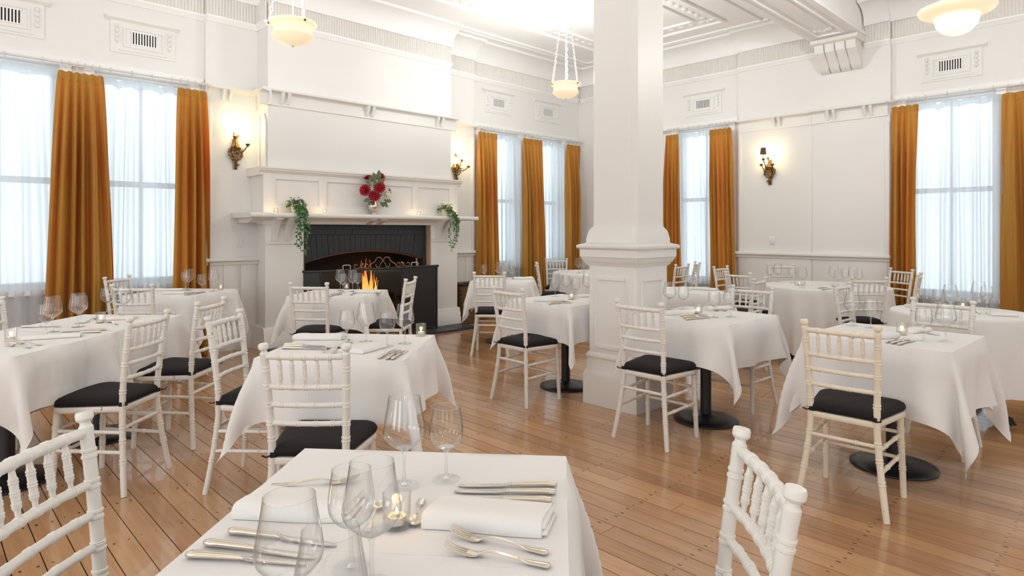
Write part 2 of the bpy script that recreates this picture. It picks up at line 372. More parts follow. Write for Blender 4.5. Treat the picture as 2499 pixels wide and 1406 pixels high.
for yy in (2.60, 3.13): q.prof([(0, 3.86), (.045, 3.86), (.045, 3.90), (.02, 3.93), (0, 3.95)], X0, XB, (lambda s, o, z, yy=yy: (s, yy + (o if yy > 3 else .02 - o), z)))
ob('beam_edge_moulding', q, M_CEIL, beam, 30)
q = MB(); frame_strip(q, 4.3, 8.45, 2.71, 3.04, .022, .018, 3.86)
ob('beam_soffit_panel', q, M_CEIL, beam, 30)
q = MB()
for k in range(5): q.ball((8.28 - abs(k - 2) * .035, 2.78 + k * .048, 3.858), .035, 10, 5, (1.6, .8, .4))
ob('beam_soffit_leaf', q, M_CEIL, beam, 60)
# corbel carrying the beam at the back wall: fluted scroll
co = MB()
prof = [(0, 3.45), (.05, 3.46), (.10, 3.50), (.13, 3.56), (.20, 3.62), (.27, 3.68), (.29, 3.74), (.29, 3.78), (0, 3.78)]
for k in range(4):
    a = 2.625 + k * .128; co.prof(prof, a, a + .112, FB)
co.prof([(0, 3.47), (.09, 3.52), (.17, 3.62), (.25, 3.70), (.26, 3.78), (0, 3.78)], 2.63, 3.12, FB)
corbel = struct('trim_2', co, M_TRIM)
ob('corbel_cap', MB().prof([(0, 3.78), (.31, 3.78), (.34, 3.80), (.34, 3.84), (.31, 3.865), (0, 3.865)], 2.59, 3.15, FB), M_TRIM, corbel)

# ---- walls with window openings
WIN_L = [(.18, 1.08), (1.36, 2.26), (6.50, 7.38), (7.62, 8.50)]       # openings along the left wall (x)
WIN_B = [(4.46, 5.36), (1.26, 2.16), (-.1, .8)]                        # openings along the back wall (y)
ZS, ZH = 0.80, 2.975
def wall_with_windows(M, fn, s0, s1, wins, o0, o1, ZS=ZS):
    wb(M, fn, s0, s1, o0, o1, 0, ZS); wb(M, fn, s0, s1, o0, o1, ZH, ZC)
    e = s0
    for a, b in sorted(wins):
        wb(M, fn, e, a, o0, o1, ZS, ZH); e = b
    wb(M, fn, e, s1, o0, o1, ZS, ZH)
M = MB(); wall_with_windows(M, FL, X0, 2.98, WIN_L[:2], ZO - .3, ZO); wall_with_windows(M, FL, 5.65, XB + .3, WIN_L[2:], ZO - .3, ZO)
wb(M, FL, 2.40, 2.98, ZO, 0, 0, ZC); wb(M, FL, 5.65, 6.34, ZO, 0, 0, ZC)
wb(M, FL, 2.98, 5.65, ZO - .45, ZO - .3, 0, ZC)
wall_left = struct('wall_left', M, M_WALL)
M = MB(); wall_with_windows(M, FB, Y0, 7.4, WIN_B, ZO - .3, ZO, .58); wb(M, FB, 2.31, 4.30, ZO, 0, 0, ZC); wb(M, FB, 2.31, 3.236, 0, .028, 0, 2.84)
wall_back = struct('wall_back', M, M_WALL)
# walls behind the viewer, each with three tall windows
M = MB(); fn = lambda s, o, z: (X0 - o, s, z)
wall_with_windows(M, fn, Y0, 7.6, [(-2.35, -.85), (.85, 2.35), (4.05, 5.55)], 0, .25)
wall_front = struct('wall_front', M, M_WALL)
M = MB(); fn = lambda s, o, z: (s, Y0 - o, z)
wall_with_windows(M, fn, X0, XB + .3, [(-2.95, -1.45), (.45, 1.95), (3.85, 5.35)], 0, .25)
wall_right = struct('wall_right', M, M_WALL)

# ---- chimney breast with the fire opening
OX0, OX1, OZ = 3.373, 5.243, 1.435
M = MB(); o = (-.29, 0)
wb(M, FC, 2.98, OX0, *o, 0, ZC); wb(M, FC, OX1, 5.65, *o, 0, ZC); wb(M, FC, OX0, OX1, *o, OZ, ZC)
wall_chimney = struct('wall_chimney', M, M_WALL)
ob('firebox', MB().box(OX0, OX1, 7.60, 7.64, 0, 1.5).box(OX0 - .03, OX0, 7.34, 7.64, 0, 1.5).box(OX1, OX1 + .03, 7.34, 7.64, 0, 1.5).box(OX0, OX1, 7.14, 7.64, 1.44, 1.5).box(OX0, OX1, 7.05, 7.64, 0.0, .02), M_SOOT, wall_chimney, 30)

# ---- windows: sash frames and panes in every opening
def window(n, fn, a, b, ZS=ZS):
    M = MB(); o0, o1 = ZO - .2, ZO - .12; w = .05
    for s0, s1 in ((a, a + w), (b - w, b)): wb(M, fn, s0, s1, o0 - .03, o1 + .03, ZS + .06, ZH - .05)
    wb(M, fn, a, b, o0 - .03, o1 + .05, ZS, ZS + .06); wb(M, fn, a, b, o0 - .03, o1 + .03, ZH - .05, ZH)
    wb(M, fn, a + w, b - w, o0, o1, 1.82, 1.88)
    c = (a + b) / 2
    wb(M, fn, a - .07, b + .07, ZO, ZO + .06, ZS - .05, ZS)                     # inner sill
    for s0, s1 in ((a - .09, a), (b, b + .09)): wb(M, fn, s0, s1, ZO, ZO + .02, ZS, ZH)
    wn = struct('window_%d' % n, M, M_WHITE)
    for s0, s1 in ((a + w, c - .012), (c + .012, b - w)):
        for z0, z1 in ((ZS + .06, 1.82), (1.88, ZH - .05)):
            q = MB(); wb(q, fn, s0, s1, ZO - .162, ZO - .158, z0, z1); ob('pane', q, M_PANE, wn, None)
    q = MB(); wb(q, fn, c - .012, c + .012, o0 + .02, o1 - .01, ZS + .06, ZH - .05); ob('glazing_bar', q, M_WHITE, wn)
n = 0
for a, b in WIN_L: n += 1; window(n, FL, a, b)
for a, b in WIN_B: n += 1; window(n, FB, a, b, .58)

# ---- reeded frieze, cove, picture rail, dado rail, baseboard along each stretch
T_ = [2]
def trim(M, m=M_TRIM, angle=30):
    T_[0] += 1; return struct('trim_%d' % T_[0], M, m, None, angle)
def reeds(fn, s0, s1, o=0.0, cove=True):
    M = MB(); n = max(2, int((s1 - s0) / .034)); w = (s1 - s0) / n
    for z, zz in ((3.775, 3.985),):
        vs = []; 
        for i in range(n):
            for t, d in ((.06, 0), (.2, .011), (.5, .016), (.8, .011), (.94, 0)): vs.append((s0 + (i + t) * w, o + .012 + d))
        k = len(vs); P = [fn(s, q, z) for s, q in vs] + [fn(s, q, zz) for s, q in vs]
        M.add(P, [(i, i + 1, k + i + 1, k + i) for i in range(k - 1)])
    t = trim(M, M_REED, 50)
    b = MB().prof([(o, 3.70), (o + .012, 3.70), (o + .03, 3.73), (o + .045, 3.745), (o + .045, 3.768), (o + .01, 3.775), (o, 3.775)], s0, s1, fn)
    if cove:
        pts = [(o, 3.985), (o + .05, 3.985), (o + .05, 4.0)]
        for i in range(1, 8):
            a = PI / 2 * i / 8; pts.append((o + .05 + .22 * (1 - math.cos(a)), 4.0 + .21 * math.sin(a)))
        pts += [(o + .27, 4.215), (o + .30, 4.215), (o + .30, ZC), (o, ZC)]
        b.prof(pts, s0, s1, fn)
    ob('frieze_cornice', b, M_CEIL, t, 30)
reeds(FL, X0, 2.40, ZO); reeds(FL, 2.40, 2.98, 0); reeds(FC, 2.98 - .0, 5.65, 0); reeds(FS, 7.05, 7.337, 0, False); reeds(FL, 5.65, 6.34, 0); reeds(FL, 6.34, XB, ZO)
reeds(FB, 4.30, 7.337, ZO); reeds(FB, 3.15, 4.30, 0); reeds(FB, 2.31, 2.60, 0); reeds(FB, Y0, 2.31, ZO)
def prail(fn, s0, s1, brk=(), o=0.0):
    P = [(o, 2.80), (o + .010, 2.80), (o + .014, 2.806), (o + .014, 2.93), (o + .03, 2.945), (o + .09, 2.955), (o + .095, 2.965), (o + .095, 2.98), (o + .088, 2.985), (o, 2.985)]
    t = trim(MB().prof(P, s0, s1, fn))
    for s in brk:
        for d in (-.055, .02):
            ob('rail_bracket', MB().prof([(o + .01, 2.83), (o + .03, 2.83), (o + .04, 2.87), (o + .075, 2.92), (o + .08, 2.96), (o + .01, 2.96)], s + d, s + d + .035, fn), M_TRIM, t)
prail(FC, 2.88, 5.74, (3.17, 4.30, 5.42)); prail(FS, 7.05 - .1, 7.337); prail(FL, 2.42, 2.98, (2.62,)); prail(FL, 5.65, 6.32)
prail(FB, 2.33, 3.24, (2.55, 2.99), .028); prail(FB, 3.24, 4.29, (3.72,))
def drail(fn, s0, s1, o=0.0, e0=0, e1=0):
    P = [(o, .97), (o + .025, .97), (o + .032, .985), (o + .032, 1.0), (o + .055, 1.008), (o + .066, 1.02), (o + .066, 1.04), (o + .055, 1.052), (o, 1.055)]
    t = trim(MB().prof(P, s0 - e0, s1 + e1, fn))
drail(FL, 2.40, 2.98, 0, .03); drail(FL, 5.65, 6.34, 0, 0, .06); drail(FB, 2.31, 3.236, .028, .03); drail(FB, 3.236, 4.30, 0, 0, .05)
def base(name, fn, s0, s1, o=0.0):
    struct(name, MB().prof([(o, 0), (o + .035, 0), (o + .035, .11), (o + .028, .125), (o + .028, .20), (o + .02, .215), (o + .02, .235), (o + .008, .26), (o, .265)], s0, s1, fn), M_TRIM)
base('baseboard_left', FL, 2.38, 2.98); base('baseboard_left', FL, 5.65, 6.36); base('baseboard_left', FL, X0, 2.38, ZO); base('baseboard_left', FL, 6.36, XB, ZO)
base('baseboard_back', FB, 2.29, 4.32); base('baseboard_back', FB, 4.32, 7.3, ZO); base('baseboard_back', FB, Y0, 2.29, ZO)
# tongue-and-groove boards under the dado rail, narrow framing strips above it
def boards(fn, s0, s1, n, wall, o=0.0):
    w = (s1 - s0) / n
    for i in range(n):
        a, b = s0 + i * w + .003, s0 + (i + 1) * w - .003
        ob('panel_board', MB().prof([(a, o - .002), (a, o + .006), (a + .004, o + .009), (b - .004, o + .009), (b, o + .006), (b, o - .002)], .262, .972, lambda z, p, q: fn(p, q, z)), M_TRIM, wall)
boards(FL, 2.40, 2.97, 3, wall_left); boards(FL, 5.66, 6.34, 4, wall_left)
boards(FB, 2.33, 3.236, 1, wall_back, .028); boards(FB, 3.25, 4.30, 1, wall_back)
def batten(fn, s, z0, z1, wall, w=.045, o=0.0): ob('wall_batten', MB().prof([(s, o - .002), (s, o + .016), (s + .008, o + .022), (s + w - .008, o + .022), (s + w, o + .016), (s + w, o - .002)], z0, z1, lambda z, p, q: fn(p, q, z)), M_TRIM, wall)
batten(FL, 2.40, 1.05, 2.80, wall_left, .06); batten(FL, 6.28, 1.05, 2.80, wall_left, .06); batten(FB, 2.31, 1.05, 2.72, wall_back, .055, .028); batten(FB, 4.24, 1.05, 2.80, wall_back, .055)
# raised frame with cut corners on the side of the chimney
q = MB(); zz = [(7.08, 1.98), (7.08, 2.62), (7.13, 2.70), (7.27, 2.70), (7.27, 1.90), (7.13, 1.90)]
q.tube([FS(s, .012, z) for s, z in zz], .012, 6, closed=True); ob('chimney_side_frame', q, M_TRIM, wall_chimney)

# ---- pillar: panelled pedestal, cap, chamfered shaft
PX, PY = 4.12, 2.905
def sq(M, pts, cham=0.0, c=(PX, PY)):
    """stacked square (or chamfered) rings: (half, z)"""
    vs = []; fs = []; n = 8 if cham else 4
    for h, z in pts:
        ch = min(cham, h * .5)
        ring = [(-h + ch, -h), (h - ch, -h), (h, -h + ch), (h, h - ch), (h - ch, h), (-h + ch, h), (-h, h - ch), (-h, -h + ch)] if cham else [(-h, -h), (h, -h), (h, h), (-h, h)]
        vs += [(c[0] + x, c[1] + y, z) for x, y in ring]
    for j in range(len(pts) - 1):
        for i in range(n): fs.append((j * n + i, j * n + (i + 1) % n, (j + 1) * n + (i + 1) % n, (j + 1) * n + i))
    fs += [tuple(range(n))[::-1], tuple(range((len(pts) - 1) * n, len(pts) * n))]
    return M.add(vs, fs)
pil = struct('pillar', sq(MB(), [(.222, .38), (.222, 1.12)], .014), M_TRIM)
ob('plinth', sq(MB(), [(.252, 0), (.252, .235), (.244, .255), (.232, .275), (.230, .36), (.238, .37), (.238, .385), (.226, .40), (.222, .41)]), M_TRIM, pil)
ob('pedestal_cap', sq(MB(), [(.222, 1.085), (.236, 1.10), (.240, 1.112), (.248, 1.118), (.262, 1.145), (.266, 1.155), (.270, 1.158), (.270, 1.215), (.285, 1.222), (.290, 1.232), (.290, 1.245), (.282, 1.252), (.245, 1.262), (.225, 1.275)]), M_TRIM, pil)
ob('shaft', sq(MB(), [(.236, 1.262), (.236, 1.315), (.226, 1.345), (.214, 1.385), (.211, 1.42), (.211, 3.86)], .040), M_TRIM, pil)
ob('shaft_foot', sq(MB(), [(.234, 1.262), (.234, 1.30), (.22, 1.36), (.20, 1.39)]), M_TRIM, pil)
for ax in (0, 1):
    for sg in (-1, 1):
        def fn(s, o, z, ax=ax, sg=sg): return (PX + sg * (.222 + o), PY + s, z) if ax == 0 else (PX + s, PY + sg * (.222 + o), z)
        q = MB(); a, z0, z1 = .135, .47, .985
        for s0, s1, p, r in ((-a - .02, -a + .005, z0, z1), (a - .005, a + .02, z0, z1)): q.prof([(s0, 0), (s0, .008), (s0 + .007, .016), (s1 - .007, .009), (s1, 0)] if s0 < 0 else [(s0, 0), (s0 + .007, .009), (s1 - .007, .016), (s1, .008), (s1, 0)], p - .02, r + .02, lambda z, u, v: fn(u, v, z))
        for p in (z0 - .02, z1 - .005): q.box(-a, a, 0, .012, p, p + .025, fn)
        ob('pedestal_panel_frame', q, M_TRIM, pil)

# ---- fireplace surround
fp = empty('fireplace', (4.31, 7.0, 0)); fp.location = (0, 0, 0)
tag(fp, 'white painted timber fireplace with bracketed mantel shelf and panelled overmantel', 'fireplace')
FM = onL(6.98); SH0, SH1 = 2.67, 5.93
ob('mantel_shelf', MB().prof([(0, 1.505), (.20, 1.505), (.213, 1.512), (.22, 1.525), (.22, 1.545), (.213, 1.556), (.20, 1.56), (-.355, 1.56), (-.355, 1.505)], SH0, SH1, FM), M_TRIM, fp)
ob('shelf_moulding', MB().prof([(-.2, 1.435), (.02, 1.435), (.03, 1.45), (.03, 1.47), (.06, 1.485), (.08, 1.505), (-.2, 1.505)], 2.90, 5.72, FM), M_TRIM, fp)
ob('shelf_end', MB().prof([(-.355, 1.45), (-.05, 1.45), (.10, 1.49), (.12, 1.505), (-.355, 1.505)], 2.74, 2.90, FM), M_TRIM, fp)
om = ob('overmantel', MB().prof([(-.36, 1.555), (-.02, 1.555), (-.02, 2.02), (-.36, 2.02)], 2.90, 5.72, FM), M_TRIM, fp)
cr = [(-.36, 1.99), (-.01, 1.99), (0, 2.0), (.0, 2.015), (.02, 2.03), (.045, 2.045), (.045, 2.06), (.06, 2.065), (.06, 2.083), (-.36, 2.083)]
ob('overmantel_crown', MB().prof(cr, 2.85, 5.77, FM), M_TRIM, fp)
for a, b in ((2.90, 3.046), (3.575, 3.682), (4.934, 5.036), (5.565, 5.72)): ob('stile', MB().prof([(a, -.02), (a, -.002), (a + .01, .003), (b - .01, .003), (b, -.002), (b, -.02)], 1.56, 2.0, lambda z, u, v: FM(u, v, z)), M_TRIM, fp)
for z0, z1 in ((1.56, 1.655), (1.95, 2.0)): ob('rail', MB().prof([(-.02, z0), (0, z0), (.001, z0 + .008), (.001, z1 - .008), (0, z1), (-.02, z1)], 2.96, 5.66, FM), M_TRIM, fp)
for a, b in ((2.92, OX0), (OX1, 5.71)):
    ob('pilaster', MB().prof([(-.07, .26), (0, .26), (0, 1.20), (.012, 1.205), (.016, 1.22), (.016, 1.235), (0, 1.24), (0, 1.44), (-.07, 1.44)], a, b, FM), M_TRIM, fp)
    ob('plinth', MB().prof([(-.36, 0), (.05, 0), (.05, .12), (.04, .135), (.04, .19), (.028, .205), (.028, .235), (.012, .26), (-.36, .262)], a - .03, b + .03, FM), M_TRIM, fp)
    for c in ((a + .06, a + .21) if a < 4 else (b - .40, b - .24)):
        ob('shelf_bracket', MB().prof([(0, 1.25), (.02, 1.25), (.035, 1.32), (.07, 1.40), (.13, 1.465), (.18, 1.49), (.18, 1.505), (0, 1.505)], c, c + .075, FM), M_TRIM, fp)
for c in (4.19, 4.345): ob('centre_bracket', MB().prof([(0, 1.44), (.03, 1.44), (.10, 1.475), (.17, 1.49), (.17, 1.506), (0, 1.506)], c, c + .085, FM), M_TRIM, fp)
M_BARE = mat('bare_timber_return', (0.50, 0.36, 0.26), .6)
for a, b in ((OX0 - .002, OX0 + .012), (OX1 - .012, OX1 + .002)): ob('surround_return', MB().box(a, b, 6.985, 7.14, 0, 1.44), M_BARE, fp)
# black painted brick arch inside the surround
def arch(x):
    u = (x - 4.31) / .89; return 0.968 + .137 * max(0, 1 - u * u)
nb = 25; bx0, bx1 = OX0 + .014, OX1 - .014
for i in range(nb):
    a = bx0 + (bx1 - bx0) * i / nb; b = bx0 + (bx1 - bx0) * (i + 1) / nb - .004
    t0, t1 = (a - 4.31) * .045, (b - 4.31) * .045; d = random.uniform(-.004, .003)
    q = MB(); vs = []
    for y in (7.075 + d, 7.16):
        vs += [(a - t0 * 0, y, arch(a)), (b, y, arch(b)), (min(bx1, max(bx0, b + t1)), y, 1.308), (min(bx1, max(bx0, a + t0)), y, 1.308)]
    q.add(vs, [(0, 1, 2, 3), (7, 6, 5, 4), (0, 4, 5, 1), (1, 5, 6, 2), (2, 6, 7, 3), (3, 7, 4, 0)])
    ob('brick', q, M_BRICK, fp, None)
for i in range(8):
    a = bx0 + (bx1 - bx0) * i / 8; b = bx0 + (bx1 - bx0) * (i + 1) / 8 - .004
    ob('brick', MB().box(a, b, 7.075 + random.uniform(-.004, .004), 7.16, 1.313, 1.374), M_BRICK, fp, None)
    ob('brick', MB().box(a + (.11 if i < 7 else 0), b + (.11 if i < 7 else 0), 7.08 + random.uniform(-.004, .004), 7.16, 1.378, 1.436), M_BRICK, fp, None)
for k in range(12):
    z = k * .08
    for a, b in ((bx0, bx0 + .06), (bx1 - .06, bx1)): ob('brick', MB().box(a, b, 7.075 + random.uniform(-.003, .003), 7.2, z + .02, z + .096), M_BRICK, fp, None)
ob('brick_backing', MB().box(bx0, bx1, 7.165, 7.18, 1.11, 1.437), M_SOOT, fp, None)
ob('arch_iron', MB().tube([(4.31 + u * .89, 7.12, arch(4.31 + u * .89) - .006) for u in [k / 12 - 1 for k in range(25)]], .011, 6), mat('rusty_arch_bar', (.30, .10, .05), .5, .4), fp)
hx = [2.92 + k * (5.74 - 2.92) / 10 for k in range(11)]
hearth = ob('hearth', MB().box(2.93, 5.73, 6.57, 7.06, 0, .018), M_SLATE, fp)
for a, b in zip(hx, hx[1:]):
    for y0, y1 in ((6.56, 6.80), (6.804, 7.06)): ob('tile', MB().box(a, b - .005, y0, y1, .0, .03 + random.uniform(-.002, .002)), M_SLATE, hearth, None)

# ---- air vents high on the walls: plaster frame, cap, grille with dark slots
def vent(fn, c, zc, label, o):
    P0 = Vector(fn(c, o, zc)); t = empty('wall_vent', P0[:]); tag(t, label, 'vent', 'plaster framed wall vents')
    f = lambda s, q, z: tuple(Vector(fn(c + s, o + q, zc + z)) - P0)
    ob('frame', MB().box(-.30, .30, 0, .012, -.17, .15, f), M_WALL, t)
    q = MB()
    for s0, s1, z0, z1 in ((-.19, .19, .085, .1), (-.19, .19, -.105, -.09), (-.19, -.175, -.09, .085), (.175, .19, -.09, .085), (-.22, .22, -.145, -.13)): q.box(s0, s1, .01, .022, z0, z1, f)
    ob('inner_moulding', q, M_WALL, t)
    ob('cap', MB().prof([(0, .15), (.012, .15), (.028, .17), (.036, .175), (.036, .195), (0, .195)], -.345, .345, f), M_WALL, t)
    for sx in (-.245, .245):
        q = MB()
        for k in range(4): q.ball(f(sx, .014, .10 - k * .05), .022, 8, 5, (.9, .9, 1.2))
        ob('husk_drop', q, M_WALL, t, 60)
    g = ob('grille', MB().box(-.115, .115, .008, .014, -.062, .062, f), M_VOID, t)
    for k in range(9): ob('grille_bar', MB().box(-.115 + k * .0256, -.115 + k * .0256 + .013, .012, .02, -.062, .062, f), M_WHITE, g)
    ob('grille_rim', MB().box(-.125, .125, .01, .021, .06, .07, f).box(-.125, .125, .01, .021, -.07, -.06, f), M_WHITE, g)
vent(FL, .655, 3.36, 'plaster framed vent cut by the left end of the window wall', ZO)
vent(FL, 1.80, 3.36, 'plaster framed vent above the mustard curtains beside the left pier', ZO)
vent(FL, 6.90, 3.42, 'plaster framed vent above the curtains just right of the chimney', ZO)
vent(FL, 8.08, 3.42, 'plaster framed vent in the far corner behind the hanging bowl lamp', ZO)
vent(FB, 4.89, 3.33, 'plaster framed vent on the back wall right beside the pillar shaft', ZO)
vent(FB, 1.69, 3.33, 'plaster framed vent under the bright globe lamp', ZO)
# switches
def switch(fn, s, z, label):
    P0 = Vector(fn(s, 0, z)); t = empty('light_switch', P0[:]); tag(t, label, 'switch', 'white wall switches')
    f = lambda a, q, c: tuple(Vector(fn(s + a, q, z + c)) - P0)
    ob('plate', MB().prof([(0, -.058), (.006, -.058), (.009, -.054), (.009, .054), (.006, .058), (0, .058)], -.036, .036, f), M_PLAST, t)
    for c in (.018, -.018): ob('rocker', MB().box(-.008, .008, .008, .014, c - .011, c + .011, f), M_PLAST, t)
switch(FL, 2.77, 1.23, 'white light switch on the pier below the big lit left sconce')
switch(FL, 5.99, 1.20, 'white light switch beside the right trailing plant')
switch(FB, 3.795, 1.22, 'white light switch below the sconce with the dark shade')
# ================================================================ CURTAINS
def curtain(fn, s0t, s1t, s0b, s1b, folds, label, ztop=2.885, zbot=.015, o=.112, seed=0, sheerq=False):
    """hanging cloth between s0t..s1t at the top and s0b..s1b at the hem, pleated; hooked to the rod"""
    r = random.Random(seed); nu = folds * (14 if not sheerq else 12); nv = 26
    ph = [r.uniform(-.25, .25) for _ in range(folds + 2)]; am = [r.uniform(.35, 1.3) for _ in range(folds + 2)]; drift = [r.uniform(-.35, .35) for _ in range(folds + 2)]
    P0 = Vector(fn((s0t + s1t) / 2, o, 0)); vs = []; fs = []
    hooks = [(k + .5) / (folds if not sheerq else max(3, folds // 2)) for k in range(folds if not sheerq else max(3, folds // 2))]
    for j in range(nv + 1):
        v = j / nv
        for i in range(nu + 1):
            u = i / nu; f = u * folds; k = int(f); w = f - k
            a = am[k] * (1 - w) + am[k + 1] * w; p = ph[k] * (1 - w) + ph[k + 1] * w + (drift[k] * (1 - w) + drift[k + 1] * w) * v
            amp = ((.009 + .062 * min(1, v * 3.5)) if not sheerq else (.006 + .030 * min(1, v * 2.5))) * a
            s = (s0t + (s1t - s0t) * u) * (1 - v ** .7) + (s0b + (s1b - s0b) * u) * v ** .7
            q = amp * math.sin(2 * PI * (f + p)) + .18 * amp * math.sin(4 * PI * f + 5 * p + 1)
            s += .010 * math.sin(2 * PI * (f * .5 + v * .7)) * v
            z = ztop + (zbot - ztop) * v
            if v < .12:
                d = min(abs(u - h) for h in hooks) * len(hooks) * 2
                z -= (.012 if not sheerq else .035 * am[k]) * (min(1, d) ** 2) * (1 - v / .12)
            vs.append(tuple(Vector(fn(s, o + q, z)) - P0))
    for j in range(nv):
        for i in range(nu): fs.append((j * (nu + 1) + i, j * (nu + 1) + i + 1, (j + 1) * (nu + 1) + i + 1, (j + 1) * (nu + 1) + i))
    nm = 'sheer_curtain' if sheerq else 'curtain'
    t = empty(nm, P0[:]); tag(t, label, 'curtain', 'white sheer curtains' if sheerq else 'mustard velvet curtains')
    ob('drape', MB().add(vs, fs), M_SHEER if sheerq else M_VELV, t, 180)
    hd = MB(); m = (nu + 1)
    top = [Vector(vs[i]) for i in range(m)]; n = Vector(fn(0, 1, 0)) - Vector(fn(0, 0, 0))
    rows = [[(p + n * .004 + Vector((0, 0, dz)))[:] for p in top] for dz in (.004, -.075)]
    hd.add(rows[0] + rows[1], [(i, i + 1, m + i + 1, m + i) for i in range(m - 1)])
    ob('heading_tape', hd, M_SHEER if sheerq else M_VELV, t, 180)
    for h in hooks:
        s = s0t + (s1t - s0t) * h; c = Vector(fn(s, .105, 2.965)) - P0; ax = Vector(fn(1, 0, 0)) - Vector(fn(0, 0, 0))
        q = MB().torus(c[:], .022, .0036, ax[:], 12, 5); q.tube([(c + Vector((0, 0, -.02)))[:], (c + Vector((0, 0, -.075)) - n * .02)[:]], .002, 5)
        ob('curtain_ring', q, M_CHAIN, t)
    return t
def rod(fn, s0, s1, label):
    P0 = Vector(fn((s0 + s1) / 2, .105, 2.965)); f = lambda s, o, z: tuple(Vector(fn(s, o, z)) - P0)
    t = empty('curtain_rod', P0[:]); tag(t, label, 'curtain rod', 'white curtain rods')
    ob('pole', MB().tube([f(s0, .105, 2.965), f(s1, .105, 2.965)], .011, 10), M_CHAIN, t)
    for s in (s0 + .04, s1 - .04): ob('rod_bracket', MB().tube([f(s, .105, 2.965), f(s, ZO, 2.99)], .008, 6), M_CHAIN, t)
    for s in (s0, s1): ob('finial', MB().ball(f(s, .105, 2.965), .02), M_CHAIN, t)
    ob('lintel_board', MB().box(s0, s1, ZO, ZO + .03, 2.975, 3.05, f), M_WHITE, t)
C_ = 'mustard velvet curtain '
rod(FL, -.3, 2.39, 'white curtain rod over the two windows left of the pier'); rod(FL, 6.36, 8.86, 'white curtain rod right of the chimney')
rod(FB, 4.32, 5.6, 'white curtain rod behind the pillar'); rod(FB, -.4, 2.28, 'white curtain rod under the vent and globe lamp')
curtain(FL, 1.04, 1.41, .92, 1.53, 6, C_ + 'between the two left windows, widest of its wall', seed=3)
curtain(FL, 2.08, 2.37, 2.02, 2.44, 4, C_ + 'against the left pier under the rail', seed=5)
curtain(FL, 6.33, 6.72, 6.31, 6.76, 5, C_ + 'just right of the chimney breast', seed=8)
curtain(FL, 7.30, 7.77, 7.36, 7.86, 6, C_ + 'between the two windows beyond the chimney', seed=12)
curtain(FL, 8.41, 8.78, 8.44, 8.78, 4, C_ + 'in the far corner of the room', seed=14)
curtain(FB, 5.23, 5.45, 5.16, 5.5, 4, C_ + 'showing at the pillar shaft edge', seed=17)
curtain(FB, 4.36, 4.70, 4.28, 4.64, 5, C_ + 'beside the sconce with the dark shade', seed=21)
curtain(FB, 1.98, 2.27, 2.0, 2.29, 4, C_ + 'beside the plain back pier, red in its folds', seed=26)
curtain(FB, .74, 1.19, .62, 1.22, 4, C_ + 'cut by the right end of the window wall', seed=31)
W_ = 'white sheer curtain '
curtain(FL, -.05, 1.06, -.05, 1.12, 9, W_ + 'in the leftmost window, partly out of frame', 2.91, .02, .018, 41, True)
curtain(FL, 1.38, 2.12, 1.34, 2.14, 8, W_ + 'beside the left pier curtain', 2.905, .02, .018, 43, True)
curtain(FL, 6.68, 7.36, 6.68, 7.42, 8, W_ + 'in the window right of the chimney', 2.905, .02, .018, 45, True)
curtain(FL, 7.72, 8.46, 7.72, 8.5, 8, W_ + 'in the corner window of the left wall', 2.905, .02, .018, 47, True)
curtain(FB, 4.62, 5.32, 4.6, 5.3, 8, W_ + 'in the window behind the pillar', 2.905, .02, .018, 49, True)
curtain(FB, 1.16, 2.02, 1.14, 2.06, 9, W_ + 'in the window above the claw-footed table', 2.905, .02, .018, 51, True)

# ================================================================ HANGING LAMPS
def lamp(x, y, z, r, label, watts=100):
    t = empty('pendant_lamp', (x, y, z)); tag(t, label, 'pendant lamp', 'opal bowl lamps on chains')
    k = r / .19; h = ZC - z
    pr = [(.001, -.125), (.02, -.128), (.06, -.118), (.11, -.098), (.15, -.07), (.168, -.05), (.165, -.042), (.152, -.036), (.150, -.005), (.152, .03), (.178, .036), (.189, .048), (.19, .06), (.184, .066), (.165, .06)]
    ob('bowl', MB().lathe([(a * k, b * k) for a, b in pr], 64, flute=(1, 2, 3, 4, 7, 8, 9)), M_LAMP, t, 60)
    ob('finial', MB().ball((0, 0, -.128 * k), .012), M_CHAIN, t)
    for i in range(3):
        a = 2 * PI * i / 3 + .6; q = MB(); p0 = Vector((.182 * k * math.cos(a), .182 * k * math.sin(a), .06)); p1 = Vector((.035 * math.cos(a), .035 * math.sin(a), h - .07)); n = int((p1 - p0).length / .04); d = (p1 - p0) / n; u = d.normalized()
        sd = u.cross(Vector((math.cos(a), math.sin(a), 0))).normalized(); fw = sd.cross(u)
        for j in range(n):
            c = p0 + d * (j + .5); w = sd if j % 2 else fw
            q.tube([(c + u * .025 * math.cos(b) + w * .010 * math.sin(b))[:] for b in [2 * PI * m / 10 for m in range(10)]], .0028, 5, closed=True)
        ch = ob('chain', q, M_CHAIN, t); ob('chain_screw', MB().ball((.187 * k * math.cos(a), .187 * k * math.sin(a), .046 * k), .011), M_BRONZE, t)
    ob('cord', MB().tube([(0, 0, .0), (0, 0, h)], .004, 6), M_CHAIN, t); ob('bulb_holder', MB().lathe([(.012, -.10), (.018, -.09), (.018, -.06), (.006, -.05)], 12), M_LAMP, t)
    ob('ceiling_rose', MB().lathe([(.03, h - .10), (.045, h - .09), (.05, h - .06), (.10, h - .045), (.12, h - .03), (.15, h - .025), (.17, h - .012), (.21, h - .008), (.22, h)], 32), M_CEIL, t)
    pl = D.lights.new('bulb', 'POINT'); pl.energy = watts; pl.color = (.97, .97, .95); pl.shadow_soft_size = .07
    o = D.objects.new('bulb', pl); COL.objects.link(o); o.parent = t; o.location = (0, 0, .10)
lamp(2.363, 5.08, 3.06, .195, 'opal bowl lamp on chains in front of the chimney breast', 46)
lamp(5.887, 5.08, 3.12, .185, 'opal bowl lamp on long chains with its ceiling rose in view')
